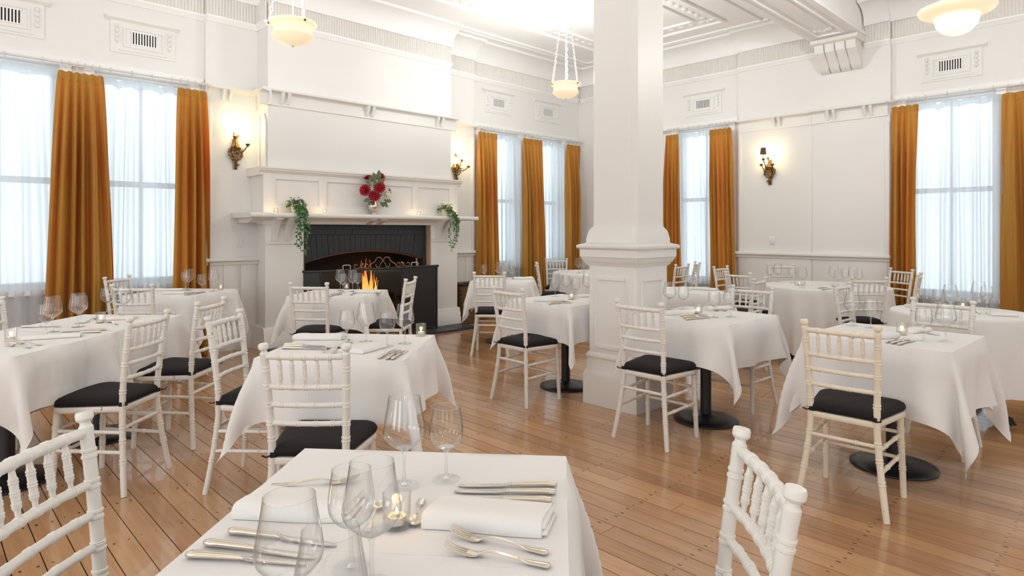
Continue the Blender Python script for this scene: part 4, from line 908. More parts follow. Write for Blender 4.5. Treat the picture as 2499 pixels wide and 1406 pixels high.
# ================================================================ CHAIRS: turned bamboo-style chairs with black cushions
def rings(zs, prof, r, rr, w=.0045, gap=.0075):
    """insert pairs of turned rings at heights zs in a straight (z, radius) profile"""
    out = list(prof)
    for z in zs:
        for c in (z - gap, z + gap): out += [(c - w, r), (c - w * .6, rr), (c + w * .6, rr), (c + w, r)]
        out.append((z, r))
    return sorted(out)
def post_xy(z):
    if z < .45: t = (1 - z / .45); return .147 + .053 * t ** 1.4, -.160 - .045 * t ** 1.5
    t = (z - .45) / .465; return .147 + .018 * t, -.160 - .055 * t ** 1.4
def make_chair(m, label, group):
    t = empty('chiavari_chair'); tag(t, label, 'chair', group)
    base_ = [(0.0, .0145), (.08, .0155), (.40, .0158), (.60, .0156), (.845, .0155), (.872, .0165), (.878, .0165), (.884, .0125), (.890, .012), (.895, .0175), (.899, .0198), (.911, .0198), (.9155, .0175)]
    pr = rings((.17, .27, .345, .525, .592, .668, .742, .815), base_, .0155, .0180)
    for sg in (-1, 1):
        pth = [(sg * post_xy(z)[0], post_xy(z)[1], z) for z, r in pr]
        po = ob('rear_post', MB().tube(pth, [r for z, r in pr], 16), m, t, 27)
        lp = rings((.15, .27, .345), [(0, .0145), (.40, .0165), (.43, .0165)], .0155, .0180)
        ob('front_leg', MB().tube([(sg * (.186 - .012 * z / .43), .188 - .018 * z / .43, z) for z, r in lp], [r for z, r in lp], 16), m, t, 27)
    def rail(name, z, r, bow, spots):
        x0, y = post_xy(z); st = sorted([(-x0, r * .8), (-x0 + .02, r), (x0 - .02, r), (x0, r * .8)] + [(x, r) for x in (-.125, -.075, -.025, .025, .075, .125)] + [(s + d, q) for s in spots for d, q in ((-.0085, r), (-.0065, r * 1.16), (-.0035, r * 1.16), (-.0015, r), (.0015, r), (.0035, r * 1.16), (.0065, r * 1.16), (.0085, r))])
        return ob(name, MB().tube([(x, y - bow * (1 - (x / x0) ** 2), z) for x, q in st], [q for x, q in st], 14), m, t, 27)
    sx = [-.100, -.05, 0, .05, .100]
    rail('top_rail', .866, .0132, .016, sx); rail('back_rail', .742, .0112, .016, sx)
    rail('back_rail', .668, .0108, .016, (-.10, -.035, .035, .10)); rail('back_rail', .592, .0108, .016, (-.10, -.035, .035, .10))
    sp = rings((.778, .803, .829), [(.742, .0052), (.765, .0058), (.775, .0078), (.79, .0088), (.82, .0088), (.838, .0075), (.850, .0062), (.866, .0055)], .0086, .0099, .0026, .0032)
    for x in sx:
        def yy(z): return post_xy(z)[1] - .016 * (1 - (x / .158) ** 2)
        ob('spindle', MB().tube([(x * (1 + .0), yy(z), z) for z, r in sp], [r for z, r in sp], 14), m, t, 27)
    def bar(a, b):
        A, B = Vector(a), Vector(b); st = [(0, .007), (.06, .0098)] + [(u + d, q) for u in (.3, .7) for d, q in ((-.025, .0098), (-.014, .0125), (0, .0102), (.014, .0125), (.025, .0098))] + [(.94, .0098), (1, .007)]
        ob('stretcher', MB().tube([A.lerp(B, u)[:] for u, q in st], [q for u, q in st], 12), m, t, 31)
    for sg in (-1, 1):
        for z in (.315, .215):
            x, y = post_xy(z); bar((sg * x, y, z), (sg * (.186 - .012 * z / .43), .188 - .018 * z / .43, z + .01))
    bar((-post_xy(.335)[0], post_xy(.335)[1], .335), (post_xy(.335)[0], post_xy(.335)[1], .335))
    for z in (.33, .20): bar((-.178, .18, z), (.178, .18, z))
    def outline(g, yb=-.172, yf=.205, xb=.158, xf=.203, rb=.03, rf=.07):
        C = [(xf - rf, yf - rf, rf, 0), (-xf + rf, yf - rf, rf, PI / 2), (-xb + rb, yb + rb, rb, PI), (xb - rb, yb + rb, rb, 1.5 * PI)]; P = []
        for cx, cy_, rd, a0 in C:
            for k in range(7): a = a0 + PI / 2 * k / 6; P.append((cx + (rd + g) * math.cos(a), cy_ + (rd + g) * math.sin(a)))
        P2 = []
        for i in range(len(P)):                                   # extra points along the long edges
            a, b = P[i], P[(i + 1) % len(P)]; P2.append(a); d = math.hypot(b[0] - a[0], b[1] - a[1]); n = int(d / .05)
            for k in range(1, n + 1): P2.append((a[0] + (b[0] - a[0]) * k / (n + 1), a[1] + (b[1] - a[1]) * k / (n + 1)))
        return P2
    def slab(rings_):
        vs = []; n = None
        for g, z in rings_:
            o = outline(max(g, -.02)); n = len(o); k = 1 + min(0, g + .02) / .17; vs += [(x * k, .02 + (y - .02) * k, z) for x, y in o]
        fs = [(j * n + i, j * n + (i + 1) % n, (j + 1) * n + (i + 1) % n, (j + 1) * n + i) for j in range(len(rings_) - 1) for i in range(n)]
        return MB().add(vs, fs + [tuple(range(n))[::-1], tuple(range((len(rings_) - 1) * n, len(rings_) * n))])
    ob('seat', slab([(-.012, .418), (-.003, .421), (0, .428), (0, .444), (-.003, .45), (-.012, .452)]), m, t, 50)
    cu = ob('cushion', slab([(-.02, .452), (-.004, .456), (.003, .466), (.003, .478), (-.004, .488), (-.018, .495), (-.05, .501), (-.09, .504), (-.13, .5055)]), M_CUSH, t, 60)
    for sg in (-1, 1):
        x, y = post_xy(.462); q = MB()
        q.add([(sg * x + .0185 * math.cos(a), y + .0185 * math.sin(a), z) for z in (.452, .474) for a in [2 * PI * k / 14 for k in range(14)]], [(k, (k + 1) % 14, 14 + (k + 1) % 14, 14 + k) for k in range(14)])
        q.tube([(sg * x, y - .016, .463), (sg * (x + .012), y - .035, .46), (sg * (x + .03), y - .038, .468)], .0035, 5)
        ob('tie', q, M_STRAP, cu, 50)
        ob('bolt', MB().ball((sg * (post_xy(.425)[0] + .004), post_xy(.425)[1] - .014, .425), .006, 8, 6), m, t)
    freeze(t); return t
CG = 'white chiavari chairs with black cushions'
whiteA = None; creamA = None
A_ = 'white turned chair with black cushion '
CHAIRS = [  # x, y, heading, label, cream
 (1.285, 2.485, 45, A_ + 'at the central table, its back to the nearest table', 0),
 (.353, 1.575, -45, 'white turned chair at the nearest table, half out of frame', 0),
 (1.103, .707, 131, 'white turned chair with chipped knobs at the nearest table, seat out of frame', 0),
 (.808, 3.951, 133.5, A_ + 'tucked in at the near window table, worn rails', 1),
 (1.292, 4.443, 133.5, A_ + 'at the far half of the long window pair', 0),
 (1.40, 3.39, -48.5, A_ + "beside the central table's window side", 0),
 (.50, 5.19, -46.5, 'white turned chair on the curtain side of the window pair, one post visible', 0),
 (1.51, 6.10, 47, A_ + 'with its back turned, below the big left sconce', 0),
 (1.64, 6.96, -51, A_ + 'against the mustard curtain by the left pier', 0),
 (2.66, 5.20, 39.5, A_ + 'facing the fire screen across its table', 0),
 (3.325, 5.09, 129, A_ + 'seen edge-on before the black fire screen', 0),
 (4.68, 5.12, 41, A_ + 'in front of the basket-side table', 0),
 (3.62, 3.54, 0, A_ + 'at the table on the left face of the pillar', 0),
 (3.57, 2.29, 1, A_ + 'at the right pillar face, back to the viewer', 1),
 (4.71, 2.265, 180, A_ + 'at the far side of the pillar-side table', 0),
 (3.48, 1.075, 2, 'cream worn chair with black cushion, chipped brown on its knobs', 2),
 (4.67, .97, 180, A_ + 'beyond the table of the cream chair, facing back', 0),
 (5.78, 1.66, -92, A_ + 'edge-on at the claw-footed round table', 0),
 (6.84, 2.07, 45, A_ + 'with its back turned at the big round table', 0),
 (6.70, 3.10, -14, A_ + 'on the pillar side of the big round table', 0),
 (5.83, 2.83, 96, A_ + 'edge-on at the table behind the pillar', 0),
 (7.43, 3.62, -92, A_ + 'edge-on before the back wall curtain by the sconce', 0),
 (8.29, 3.35, 222, A_ + 'against the back wall dado, facing the round table', 0),
 (8.27, 2.20, 146, A_ + 'in front of the red-folded curtain', 0),
 (7.62, 1.93, 98, A_ + 'edge-on beside the red-folded curtain', 0),
 (7.05, 5.10, 46, A_ + 'with its back turned at the far corner table', 0),
 (6.52, 5.88, -44, A_ + "on the window side of the far corner table", 0),
 (7.36, 6.52, 226, A_ + 'against the corner window, facing the room', 0),
 (7.49, 4.62, 90, A_ + 'just right of the pillar, nearer of a pair', 0),
 (8.02, 4.72, 130, A_ + 'right of the pillar, farther of a pair, edge-on', 0)]
proto = {}
for x, y, hd, lb, cm in CHAIRS:
    k = 1 if cm == 2 else 0
    if k not in proto: t = proto[k] = make_chair(M_CREAM if k else M_CHAIR, lb, CG)
    else: t = dup(proto[k])
    t.location = (x, y, 0); t.rotation_euler = (0, 0, R(hd - 90)); t['label'] = lb; t['group'] = CG
WARE = [
 ('glass', 'L', 0.853, 1.241, 0, 0, 'balloon wine glass on the nearest table, by its far edge, behind the candle', 'T0'),
 ('glass', 'S', 0.948, 1.201, 0, 0, 'small wine glass on the nearest table, at its far edge, nearer the stacked knives', 'T0'),
 ('glass', 'L', 0.573, 0.93, 0, 0, 'balloon wine glass on the nearest table, standing in front of the lit tealight', 'T0'),
 ('glass', 'S', 0.577, 1.005, 0, 0, 'small wine glass on the nearest table, between the left napkin and the tealight', 'T0'),
 ('glass', 'L', 0.411, 0.896, 0, 0, 'balloon wine glass on the nearest table, overlapping the left knife blades', 'T0'),
 ('glass', 'L', 0.403, 0.755, 0, 0, 'balloon wine glass on the nearest table, closest of all to the viewer', 'T0'),
 ('glass', 'S', 1.704, 3.013, 0, 0, 'small wine glass on the central table, beside the folded napkin at its far left', 'T1'),
 ('glass', 'L', 1.803, 2.986, 0, 0, 'balloon wine glass on the central table, second along the row of four', 'T1'),
 ('glass', 'S', 1.813, 2.793, 0, 0, 'small wine glass on the central table, third along the row of four', 'T1'),
 ('glass', 'L', 1.92, 2.787, 0, 0, 'balloon wine glass on the central table, beside its tealight', 'T1'),
 ('glass', 'S', 0.586, 4.455, 0, 0, 'small wine glass on the window table, near end, in front of a taller glass', 'T2'),
 ('glass', 'L', 0.631, 4.572, 0, 0, 'balloon wine glass on the window table, near end, behind a smaller glass', 'T2'),
 ('glass', 'L', 0.779, 4.691, 0, 0, 'balloon wine glass on the window table, in the middle, against the mustard curtain', 'T2'),
 ('glass', 'S', 0.821, 4.865, 0, 0, 'small wine glass on the window table, in the middle, right behind a bigger glass', 'T2'),
 ('glass', 'S', 1.071, 5.384, 0, 0, 'small wine glass on the window table, far end, next to the far tealight', 'T2'),
 ('glass', 'L', 1.111, 5.071, 0, 0, 'balloon wine glass on the window table, far end, before the chair back', 'T2'),
 ('glass', 'L', 2.057, 6.788, 0, 0, 'balloon wine glass on the corner table, front one of a close pair', 'T3'),
 ('glass', 'S', 2.078, 6.95, 0, 0, 'small wine glass on the corner table, mostly hidden behind a bigger glass', 'T3'),
 ('glass', 'S', 2.071, 6.431, 0, 0, 'small wine glass on the corner table, standing alone in the middle', 'T3'),
 ('glass', 'L', 2.209, 6.524, 0, 0, 'balloon wine glass on the corner table, next to the tealight', 'T3'),
 ('glass', 'L', 3.14, 5.683, 0, 0, 'balloon wine glass on the table at the fire screen, left one, against the dark screen', 'T4'),
 ('glass', 'S', 3.096, 5.553, 0, 0, 'small wine glass on the table at the fire screen, left pair, in front', 'T4'),
 ('glass', 'L', 3.186, 5.522, 0, 0, 'balloon wine glass on the table at the fire screen, before the flames', 'T4'),
 ('glass', 'S', 3.265, 5.563, 0, 0, 'small wine glass on the table at the fire screen, right-hand end, before the flames', 'T4'),
 ('glass', 'L', 5.237, 5.601, 0, 0, 'balloon wine glass on the table by the wicker basket, left one of a cluster', 'T5'),
 ('glass', 'S', 5.112, 5.381, 0, 0, 'small wine glass on the table by the wicker basket, front one of the cluster', 'T5'),
 ('glass', 'L', 5.395, 5.628, 0, 0, 'balloon wine glass on the table by the wicker basket, back one of the cluster', 'T5'),
 ('glass', 'S', 5.401, 5.532, 0, 0, 'small wine glass on the table by the wicker basket, right one of the cluster', 'T5'),
 ('glass', 'S', 5.149, 5.775, 0, 0, 'small wine glass on the table by the wicker basket, alone behind the chair back', 'T5'),
 ('glass', 'L', 4.285, 3.824, 0, 0, 'balloon wine glass on the table left of the pillar, leftmost of its row', 'T6'),
 ('glass', 'S', 4.497, 3.873, 0, 0, 'small wine glass on the table left of the pillar, behind the tealight', 'T6'),
 ('glass', 'S', 4.288, 3.583, 0, 0, 'small wine glass on the table left of the pillar, right after the tealight', 'T6'),
 ('glass', 'L', 4.499, 3.618, 0, 0, 'balloon wine glass on the table left of the pillar, touching the pillar edge', 'T6'),
 ('glass', 'L', 4.187, 2.572, 0, 0, 'balloon wine glass on the table right of the pillar, nearest the pillar', 'T7'),
 ('glass', 'S', 4.307, 2.525, 0, 0, 'small wine glass on the table right of the pillar, second from the pillar', 'T7'),
 ('glass', 'S', 4.057, 2.139, 0, 0, 'small wine glass on the table right of the pillar, front smaller one', 'T7'),
 ('glass', 'L', 4.16, 2.068, 0, 0, 'balloon wine glass on the table right of the pillar, front larger one', 'T7'),
 ('glass', 'S', 7.39, 3.182, 0, 0, 'small wine glass on the big round table, beside the back chair', 'T8'),
 ('glass', 'L', 7.395, 3.094, 0, 0, 'balloon wine glass on the big round table, in front of the back chair', 'T8'),
 ('glass', 'S', 7.342, 2.908, 0, 0, 'small wine glass on the big round table, just behind the candle bowl', 'T8'),
 ('glass', 'L', 6.795, 2.586, 0, 0, 'balloon wine glass on the big round table, overlapping the candle bowl', 'T8'),
 ('glass', 'L', 7.347, 2.459, 0, 0, 'balloon wine glass on the big round table, leftmost of the far cluster', 'T8'),
 ('glass', 'S', 7.17, 2.355, 0, 0, 'small wine glass on the big round table, front of the far cluster', 'T8'),
 ('glass', 'S', 7.546, 2.41, 0, 0, 'small wine glass on the big round table, middle of the far cluster', 'T8'),
 ('glass', 'L', 7.39, 2.278, 0, 0, 'balloon wine glass on the big round table, before the chair back, larger', 'T8'),
 ('glass', 'S', 7.431, 2.238, 0, 0, 'small wine glass on the big round table, before the chair back, smaller', 'T8'),
 ('glass', 'L', 4.343, 1.344, 0, 0, 'balloon wine glass on the table with the cream chair, far pair, larger one', 'T9'),
 ('glass', 'S', 4.316, 1.23, 0, 0, 'small wine glass on the table with the cream chair, far pair, smaller one', 'T9'),
 ('glass', 'S', 4.032, 0.886, 0, 0, 'small wine glass on the table with the cream chair, near pair, rounder smaller one', 'T9'),
 ('glass', 'L', 4.096, 0.797, 0, 0, 'balloon wine glass on the table with the cream chair, near pair, tallest one', 'T9'),
 ('glass', 'S', 5.413, 1.097, 0, 0, 'small wine glass on the claw-footed round table, left pair, smaller one', 'T10'),
 ('glass', 'L', 5.42, 1.029, 0, 0, 'balloon wine glass on the claw-footed round table, left pair, larger one', 'T10'),
 ('glass', 'L', 5.943, 0.945, 0, 0, 'balloon wine glass on the claw-footed round table, right pair, larger one', 'T10'),
 ('glass', 'S', 5.955, 0.899, 0, 0, 'small wine glass on the claw-footed round table, right pair, smaller one', 'T10'),
 ('glass', 'L', 5.661, 3.249, 0, 0, 'balloon wine glass on the table behind the pillar, front one', 'T11'),
 ('glass', 'S', 5.86, 3.298, 0, 0, 'small wine glass on the table behind the pillar, smaller one to its side', 'T11'),
 ('glass', 'L', 6.847, 5.669, 0, 0, 'balloon wine glass on the far corner round table, left of the pillar edge', 'T12'),
 ('glass', 'S', 7.104, 5.782, 0, 0, 'small wine glass on the far corner round table, touching the pillar edge', 'T12'),
 ('knife', 0, 1.024, 1.065, -43.2, 0.206, 'silver table knife on the nearest table, far one of three above the right napkin', 'T0'),
 ('knife', 0, 0.993, 1.042, -46.3, 0.214, 'silver table knife on the nearest table, middle one of three above the right napkin', 'T0'),
 ('knife', 0, 0.956, 1.02, -47.0, 0.246, 'silver table knife on the nearest table, half under the right napkin', 'T0'),
 ('knife', 0, 0.531, 1.19, 124.0, 0.268, 'silver table knife on the nearest table, top one of three below the left napkin', 'T0'),
 ('knife', 0, 0.48, 1.174, 124.3, 0.22, 'silver table knife on the nearest table, middle one of three below the left napkin', 'T0'),
 ('knife', 0, 0.45, 1.158, 129.9, 0.214, 'silver table knife on the nearest table, lowest of three below the left napkin', 'T0'),
 ('knife', 0, 1.698, 2.611, -143.0, 0.214, 'silver table knife on the central table, left of the trio on the right', 'T1'),
 ('knife', 0, 1.712, 2.575, -139.6, 0.221, 'silver table knife on the central table, middle of the trio on the right', 'T1'),
 ('knife', 0, 1.727, 2.55, -142.0, 0.216, 'silver table knife on the central table, right of the trio on the right', 'T1'),
 ('knife', 0, 1.51, 3.103, 128.2, 0.251, 'silver table knife on the central table, back one behind the chair', 'T1'),
 ('knife', 0, 1.486, 3.062, 128.5, 0.256, 'silver table knife on the central table, middle one behind the chair', 'T1'),
 ('knife', 0, 1.461, 3.015, 130.9, 0.25, 'silver table knife on the central table, front one behind the chair', 'T1'),
 ('knife', 0, 0.738, 4.41, -33.7, 0.249, 'silver table knife on the window table, near end, front knife', 'T2'),
 ('knife', 0, 0.771, 4.47, -26.0, 0.198, 'silver table knife on the window table, near end, back knife', 'T2'),
 ('knife', 0, 0.611, 4.845, 144.1, 0.233, 'silver table knife on the window table, beyond the paired glasses', 'T2'),
 ('knife', 0, 1.363, 5.014, -72.5, 0.233, 'silver table knife on the window table, behind the chair back', 'T2'),
 ('knife', 0, 1.964, 6.335, -144.9, 0.193, 'silver table knife on the corner table, front knife', 'T3'),
 ('knife', 0, 2.028, 6.46, -153.4, 0.168, 'silver table knife on the corner table, back knife', 'T3'),
 ('knife', 0, 2.939, 5.408, -146.8, 0.252, 'silver table knife on the table at the fire screen, back knife', 'T4'),
 ('knife', 0, 2.878, 5.297, -148.7, 0.188, 'silver table knife on the table at the fire screen, front knife', 'T4'),
 ('knife', 0, 3.965, 3.489, 167.1, 0.233, 'silver table knife on the table left of the pillar, back knife', 'T6'),
 ('knife', 0, 3.895, 3.414, 163.3, 0.188, 'silver table knife on the table left of the pillar, front knife', 'T6'),
 ('knife', 0, 4.024, 2.278, 158.1, 0.225, 'silver table knife on the table right of the pillar, back one of three', 'T7'),
 ('knife', 0, 3.96, 2.224, 161.4, 0.191, 'silver table knife on the table right of the pillar, middle one of three', 'T7'),
 ('knife', 0, 3.898, 2.172, 166.0, 0.157, 'silver table knife on the table right of the pillar, front one of three', 'T7'),
 ('knife', 0, 3.911, 0.996, 175.4, 0.239, 'silver table knife on the table with the cream chair, left of the trio', 'T9'),
 ('knife', 0, 3.894, 0.964, 173.8, 0.233, 'silver table knife on the table with the cream chair, middle of the trio', 'T9'),
 ('knife', 0, 3.88, 0.931, 174.9, 0.214, 'silver table knife on the table with the cream chair, right of the trio', 'T9'),
 ('knife', 0, 6.944, 2.431, 179.3, 0.407, 'silver table knife on the big round table, left side of its rim', 'T8'),
 ('knife', 0, 6.804, 2.344, 177.8, 0.332, 'silver table knife on the big round table, front of its rim', 'T8'),
 ('fork', 0, 0.822, 0.881, -65.5, 0.234, 'silver dinner fork on the nearest table, upper of two beside the right napkin', 'T0'),
 ('fork', 0, 0.784, 0.844, -60.7, 0.188, 'silver dinner fork on the nearest table, lower of two beside the right napkin', 'T0'),
 ('fork', 0, 0.704, 1.392, 144.4, 0.196, 'silver dinner fork on the nearest table, behind the left napkin', 'T0'),
 ('fork', 0, 1.528, 2.905, -127.8, 0.366, 'silver dinner fork on the central table, left of two behind the chair', 'T1'),
 ('fork', 0, 1.578, 2.888, -128.7, 0.369, 'silver dinner fork on the central table, right of two behind the chair', 'T1'),
 ('fork', 0, 0.422, 4.114, -64.3, 0.263, 'silver dinner fork on the window table, near corner, front fork', 'T2'),
 ('fork', 0, 0.468, 4.167, -62.6, 0.297, 'silver dinner fork on the window table, near corner, back fork', 'T2'),
 ('fork', 0, 0.969, 4.719, -84.6, 0.384, 'silver dinner fork on the window table, far end by the tealight', 'T2'),
 ('fork', 0, 0.907, 4.97, -121.6, 0.254, 'silver dinner fork on the window table, in the middle', 'T2'),
 ('fork', 0, 4.427, 2.335, 49.3, 0.244, 'silver dinner fork on the table right of the pillar, left of the forks', 'T7'),
 ('fork', 0, 4.47, 2.292, 47.8, 0.244, 'silver dinner fork on the table right of the pillar, right of the forks', 'T7'),
 ('fork', 0, 3.917, 1.206, -165.8, 0.277, 'silver dinner fork on the table with the cream chair, seen through the chair spindles', 'T9'),
 ('fork', 0, 4.37, 0.995, -122.3, 0.093, 'silver dinner fork on the table with the cream chair, near the tealight', 'T9'),
 ('fork', 0, 4.312, 0.968, -97.9, 0.073, 'silver dinner fork on the table with the cream chair, beside another fork', 'T9'),
 ('fork', 0, 3.042, 5.268, -132.5, 0.225, 'silver dinner fork on the table at the fire screen, before the napkin', 'T4'),
 ('spoon', 0, 0.784, 1.09, 47.7, 0.151, 'silver teaspoon on the nearest table, between tealight and right napkin', 'T0'),
 ('spoon', 0, 0.715, 1.149, -134.8, 0.193, 'silver teaspoon on the nearest table, seen through the front balloon glass', 'T0'),
 ('spoon', 0, 1.733, 3.061, -128.4, 0.264, 'silver teaspoon on the central table, against the far napkin', 'T1'),
 ('spoon', 0, 5.663, 0.909, -157.7, 0.198, 'silver teaspoon on the claw-footed round table, beside the tealight', 'T10'),
 ('napkin', 0.125, 0.877, 0.968, -53.0, 0.244, 'folded white napkin on the nearest table, on the right side', 'T0|0.036'),
 ('napkin', 0.135, 0.619, 1.297, -47.7, 0.238, 'folded white napkin on the nearest table, on the left side', 'T0|0.034'),
 ('napkin', 0.13, 1.673, 3.263, -44.0, 0.27, 'folded white napkin on the central table, far left, before the glasses', 'T1|0.03'),
 ('napkin', 0.15, 1.67, 2.795, 17.9, 0.185, 'folded white napkin on the central table, in the middle by the knives', 'T1|0.026'),
 ('napkin', 0.11, 0.599, 4.331, -18.0, 0.27, 'folded white napkin on the window table, near end beside the knives', 'T2|0.022'),
 ('napkin', 0.11, 1.062, 4.91, -30.6, 0.171, 'folded white napkin on the window table, far end by the tealight', 'T2|0.022'),
 ('napkin', 0.12, 1.868, 6.531, -31.9, 0.184, 'folded white napkin on the corner table, front napkin', 'T3|0.022'),
 ('napkin', 0.11, 1.924, 6.933, -35.2, 0.27, 'folded white napkin on the corner table, back napkin', 'T3|0.022'),
 ('napkin', 0.13, 3.244, 5.326, -39.4, 0.244, 'folded white napkin on the table at the fire screen, beside the knives', 'T4|0.028'),
 ('napkin', 0.12, 5.541, 5.492, -36.3, 0.238, 'folded white napkin on the table by the wicker basket, lying at its right end', 'T5|0.03'),
 ('napkin', 0.12, 3.967, 3.613, -44.0, 0.242, 'folded white napkin on the table left of the pillar, front napkin', 'T6|0.024'),
 ('napkin', 0.12, 4.466, 3.637, -14.5, 0.144, 'folded white napkin on the table left of the pillar, next to the pillar', 'T6|0.022'),
 ('napkin', 0.12, 4.045, 2.408, -24.7, 0.268, 'folded white napkin on the table right of the pillar, before the glasses', 'T7|0.03'),
 ('napkin', 0.11, 4.475, 2.335, -23.7, 0.214, 'folded white napkin on the table right of the pillar, behind the tealight', 'T7|0.03'),
 ('napkin', 0.12, 3.973, 1.098, -35.7, 0.188, 'folded white napkin on the table with the cream chair, behind the cream chair', 'T9|0.03'),
 ('napkin', 0.11, 4.352, 1.013, -15.6, 0.193, 'folded white napkin on the table with the cream chair, by the tealight and forks', 'T9|0.022'),
 ('napkin', 0.13, 5.633, 0.767, -69.9, 0.148, 'folded white napkin on the claw-footed round table, at its right side', 'T10|0.022'),
 ('napkin', 0.12, 5.741, 1.288, -52.5, 0.178, 'folded white napkin on the claw-footed round table, at its left side', 'T10|0.03'),
 ('napkin', 0.14, 5.889, 3.21, -71.1, 0.244, 'folded white napkin on the table behind the pillar, along its right edge', 'T11|0.022'),
 ('napkin', 0.12, 7.829, 2.232, -70.7, 0.121, 'folded white napkin on the big round table, by the window-side edge', 'T8|0.024'),
 ('napkin', 0.12, 6.938, 6.046, -43.8, 0.132, 'folded white napkin on the far corner round table, behind the chair', 'T12|0.024'),
 ('candle', 'N', 0.724, 1.08, 0, 0, 'tealight burning in a clear glass on the nearest table', 'T0'),
 ('candle', 'N', 2.132, 2.934, 0, 0, 'lit tealight in glass at the far corner of the central table', 'T1'),
 ('candle', 'N', 0.417, 4.368, 0, 0, 'tealight in thick glass at the near end of the window table', 'T2'),
 ('candle', 'N', 0.922, 4.809, 0, 0, 'tealight in thick glass halfway along the window table', 'T2'),
 ('candle', 'N', 2.304, 6.595, 0, 0, 'small lit tealight on the corner table', 'T3'),
 ('candle', 'N', 4.203, 3.561, 0, 0, 'tealight among the glasses on the table left of the pillar', 'T6'),
 ('candle', 'N', 4.127, 2.298, 0, 0, 'tealight beside the napkin on the table right of the pillar', 'T7'),
 ('candle', 'W', 7.066, 2.715, 0, 0, 'wide lit candle bowl on the big round table', 'T8'),
 ('candle', 'N', 4.168, 1.026, 0, 0, 'burning tealight in glass on the table with the cream chair', 'T9'),
 ('candle', 'N', 5.815, 1.024, 0, 0, 'tealight seen behind the chair back on the claw-footed round table', 'T10'),
 ('candle', 'N', 3.268, 5.787, 0, 0, 'tealight behind the glasses on the table at the fire screen', 'T4'),
]
# ================================================================ TABLEWARE
def glass(big):
    t = empty('wine_glass')
    if big: pr = [(.004, .083), (.010, .086), (.022, .092), (.036, .103), (.0475, .117), (.0505, .128), (.049, .142), (.045, .165), (.0405, .19), (.0375, .212)]; st = .083
    else: pr = [(.004, .072), (.010, .0745), (.022, .080), (.033, .090), (.0395, .103), (.0415, .116), (.0405, .133), (.038, .152), (.0355, .170), (.0345, .178)]; st = .072
    pts = []
    for i in range(len(pr) - 1):                                   # smooth profile
        a, b = pr[i], pr[i + 1]; pts += [a, ((a[0] + b[0]) / 2, (a[1] + b[1]) / 2)]
    pts.append(pr[-1])
    bw = MB().lathe(pts, 40, caps=False); ob('bowl', bw, M_GLASS, t, 180)
    ob('rim', MB().torus((0, 0, pr[-1][1]), pr[-1][0], .0007, (0, 0, 1), 40, 5), M_GSTEM, t, 180)
    ob('stem', MB().lathe([(.0085, .004), (.005, .012), (.0036, .03), (.0034, st - .02), (.0045, st - .008), (.0085, st + .001), (.0125, st + .004), (.019, st + .0085), (.010, st + .0078), (.001, st + .007)], 18), M_GSTEM, t, 60)
    fr = .037 if big else .034
    ob('foot', MB().lathe([(fr, .0005), (fr, .0016), (fr * .75, .0026), (fr * .4, .004), (.008, .008)], 32), M_GFOOT, t, 60)
    return t
def knife():
    t = empty('table_knife')                                         # x: blade tip (-) to handle end (+), length 0.235
    def strip(st):
        vs = []; n = 8
        for x, y, w, h, z in st:
            for k in range(n): a = 2 * PI * k / n; vs.append((x, y + w * math.cos(a), z + h * math.sin(a)))
        return MB().add(vs, [(j * n + k, j * n + (k + 1) % n, (j + 1) * n + (k + 1) % n, (j + 1) * n + k) for j in range(len(st) - 1) for k in range(n)] + [tuple(range(n)), tuple(range((len(st) - 1) * n, len(st) * n))])
    ob('blade', strip([(-.118, .004, .001, .0006, .003), (-.114, .003, .005, .0008, .003), (-.10, .001, .0085, .001, .003), (-.06, 0, .0092, .0012, .0035), (-.02, 0, .0088, .0014, .004), (-.004, 0, .0078, .0018, .005), (.004, 0, .004, .003, .006)]), M_STEEL, t, 60)
    ob('bolster', strip([(.002, 0, .0035, .003, .006), (.005, 0, .0062, .0055, .0065), (.009, 0, .0062, .0055, .0065), (.012, 0, .0048, .0045, .0065)]), M_STEEL, t, 60)
    ob('handle', strip([(.010, 0, .0055, .005, .0065), (.03, 0, .0062, .0055, .0068), (.06, 0, .0075, .0062, .0072), (.075, 0, .0078, .0063, .0074), (.085, 0, .0086, .0066, .0076), (.10, 0, .0094, .007, .0076), (.11, 0, .009, .0068, .0074), (.1165, 0, .006, .005, .007), (.118, 0, .002, .002, .007)]), M_SILVER, t, 60)
    return t
def flatstrip(st):
    """ribbon of rounded-rectangle sections: (x, halfwidth, thickness, z)"""
    vs = []
    for x, w, h, z in st: vs += [(x, -w, z - h * .3), (x, -w * .6, z - h), (x, w * .6, z - h), (x, w, z - h * .3), (x, w * .6, z + h), (x, -w * .6, z + h)]
    n = 6
    return MB().add(vs, [(j * n + k, j * n + (k + 1) % n, (j + 1) * n + (k + 1) % n, (j + 1) * n + k) for j in range(len(st) - 1) for k in range(n)] + [tuple(range(n)), tuple(range((len(st) - 1) * n, len(st) * n))])
HND = [(-.022, .0042, .0016, .011), (-.01, .0030, .0018, .0135), (.01, .0026, .0018, .0125), (.04, .0030, .0018, .008), (.055, .0046, .0018, .006), (.062, .0068, .0018, .0052), (.085, .0088, .0019, .0045), (.097, .0092, .002, .0045), (.1, .007, .002, .005), (.102, .003, .0015, .005)]
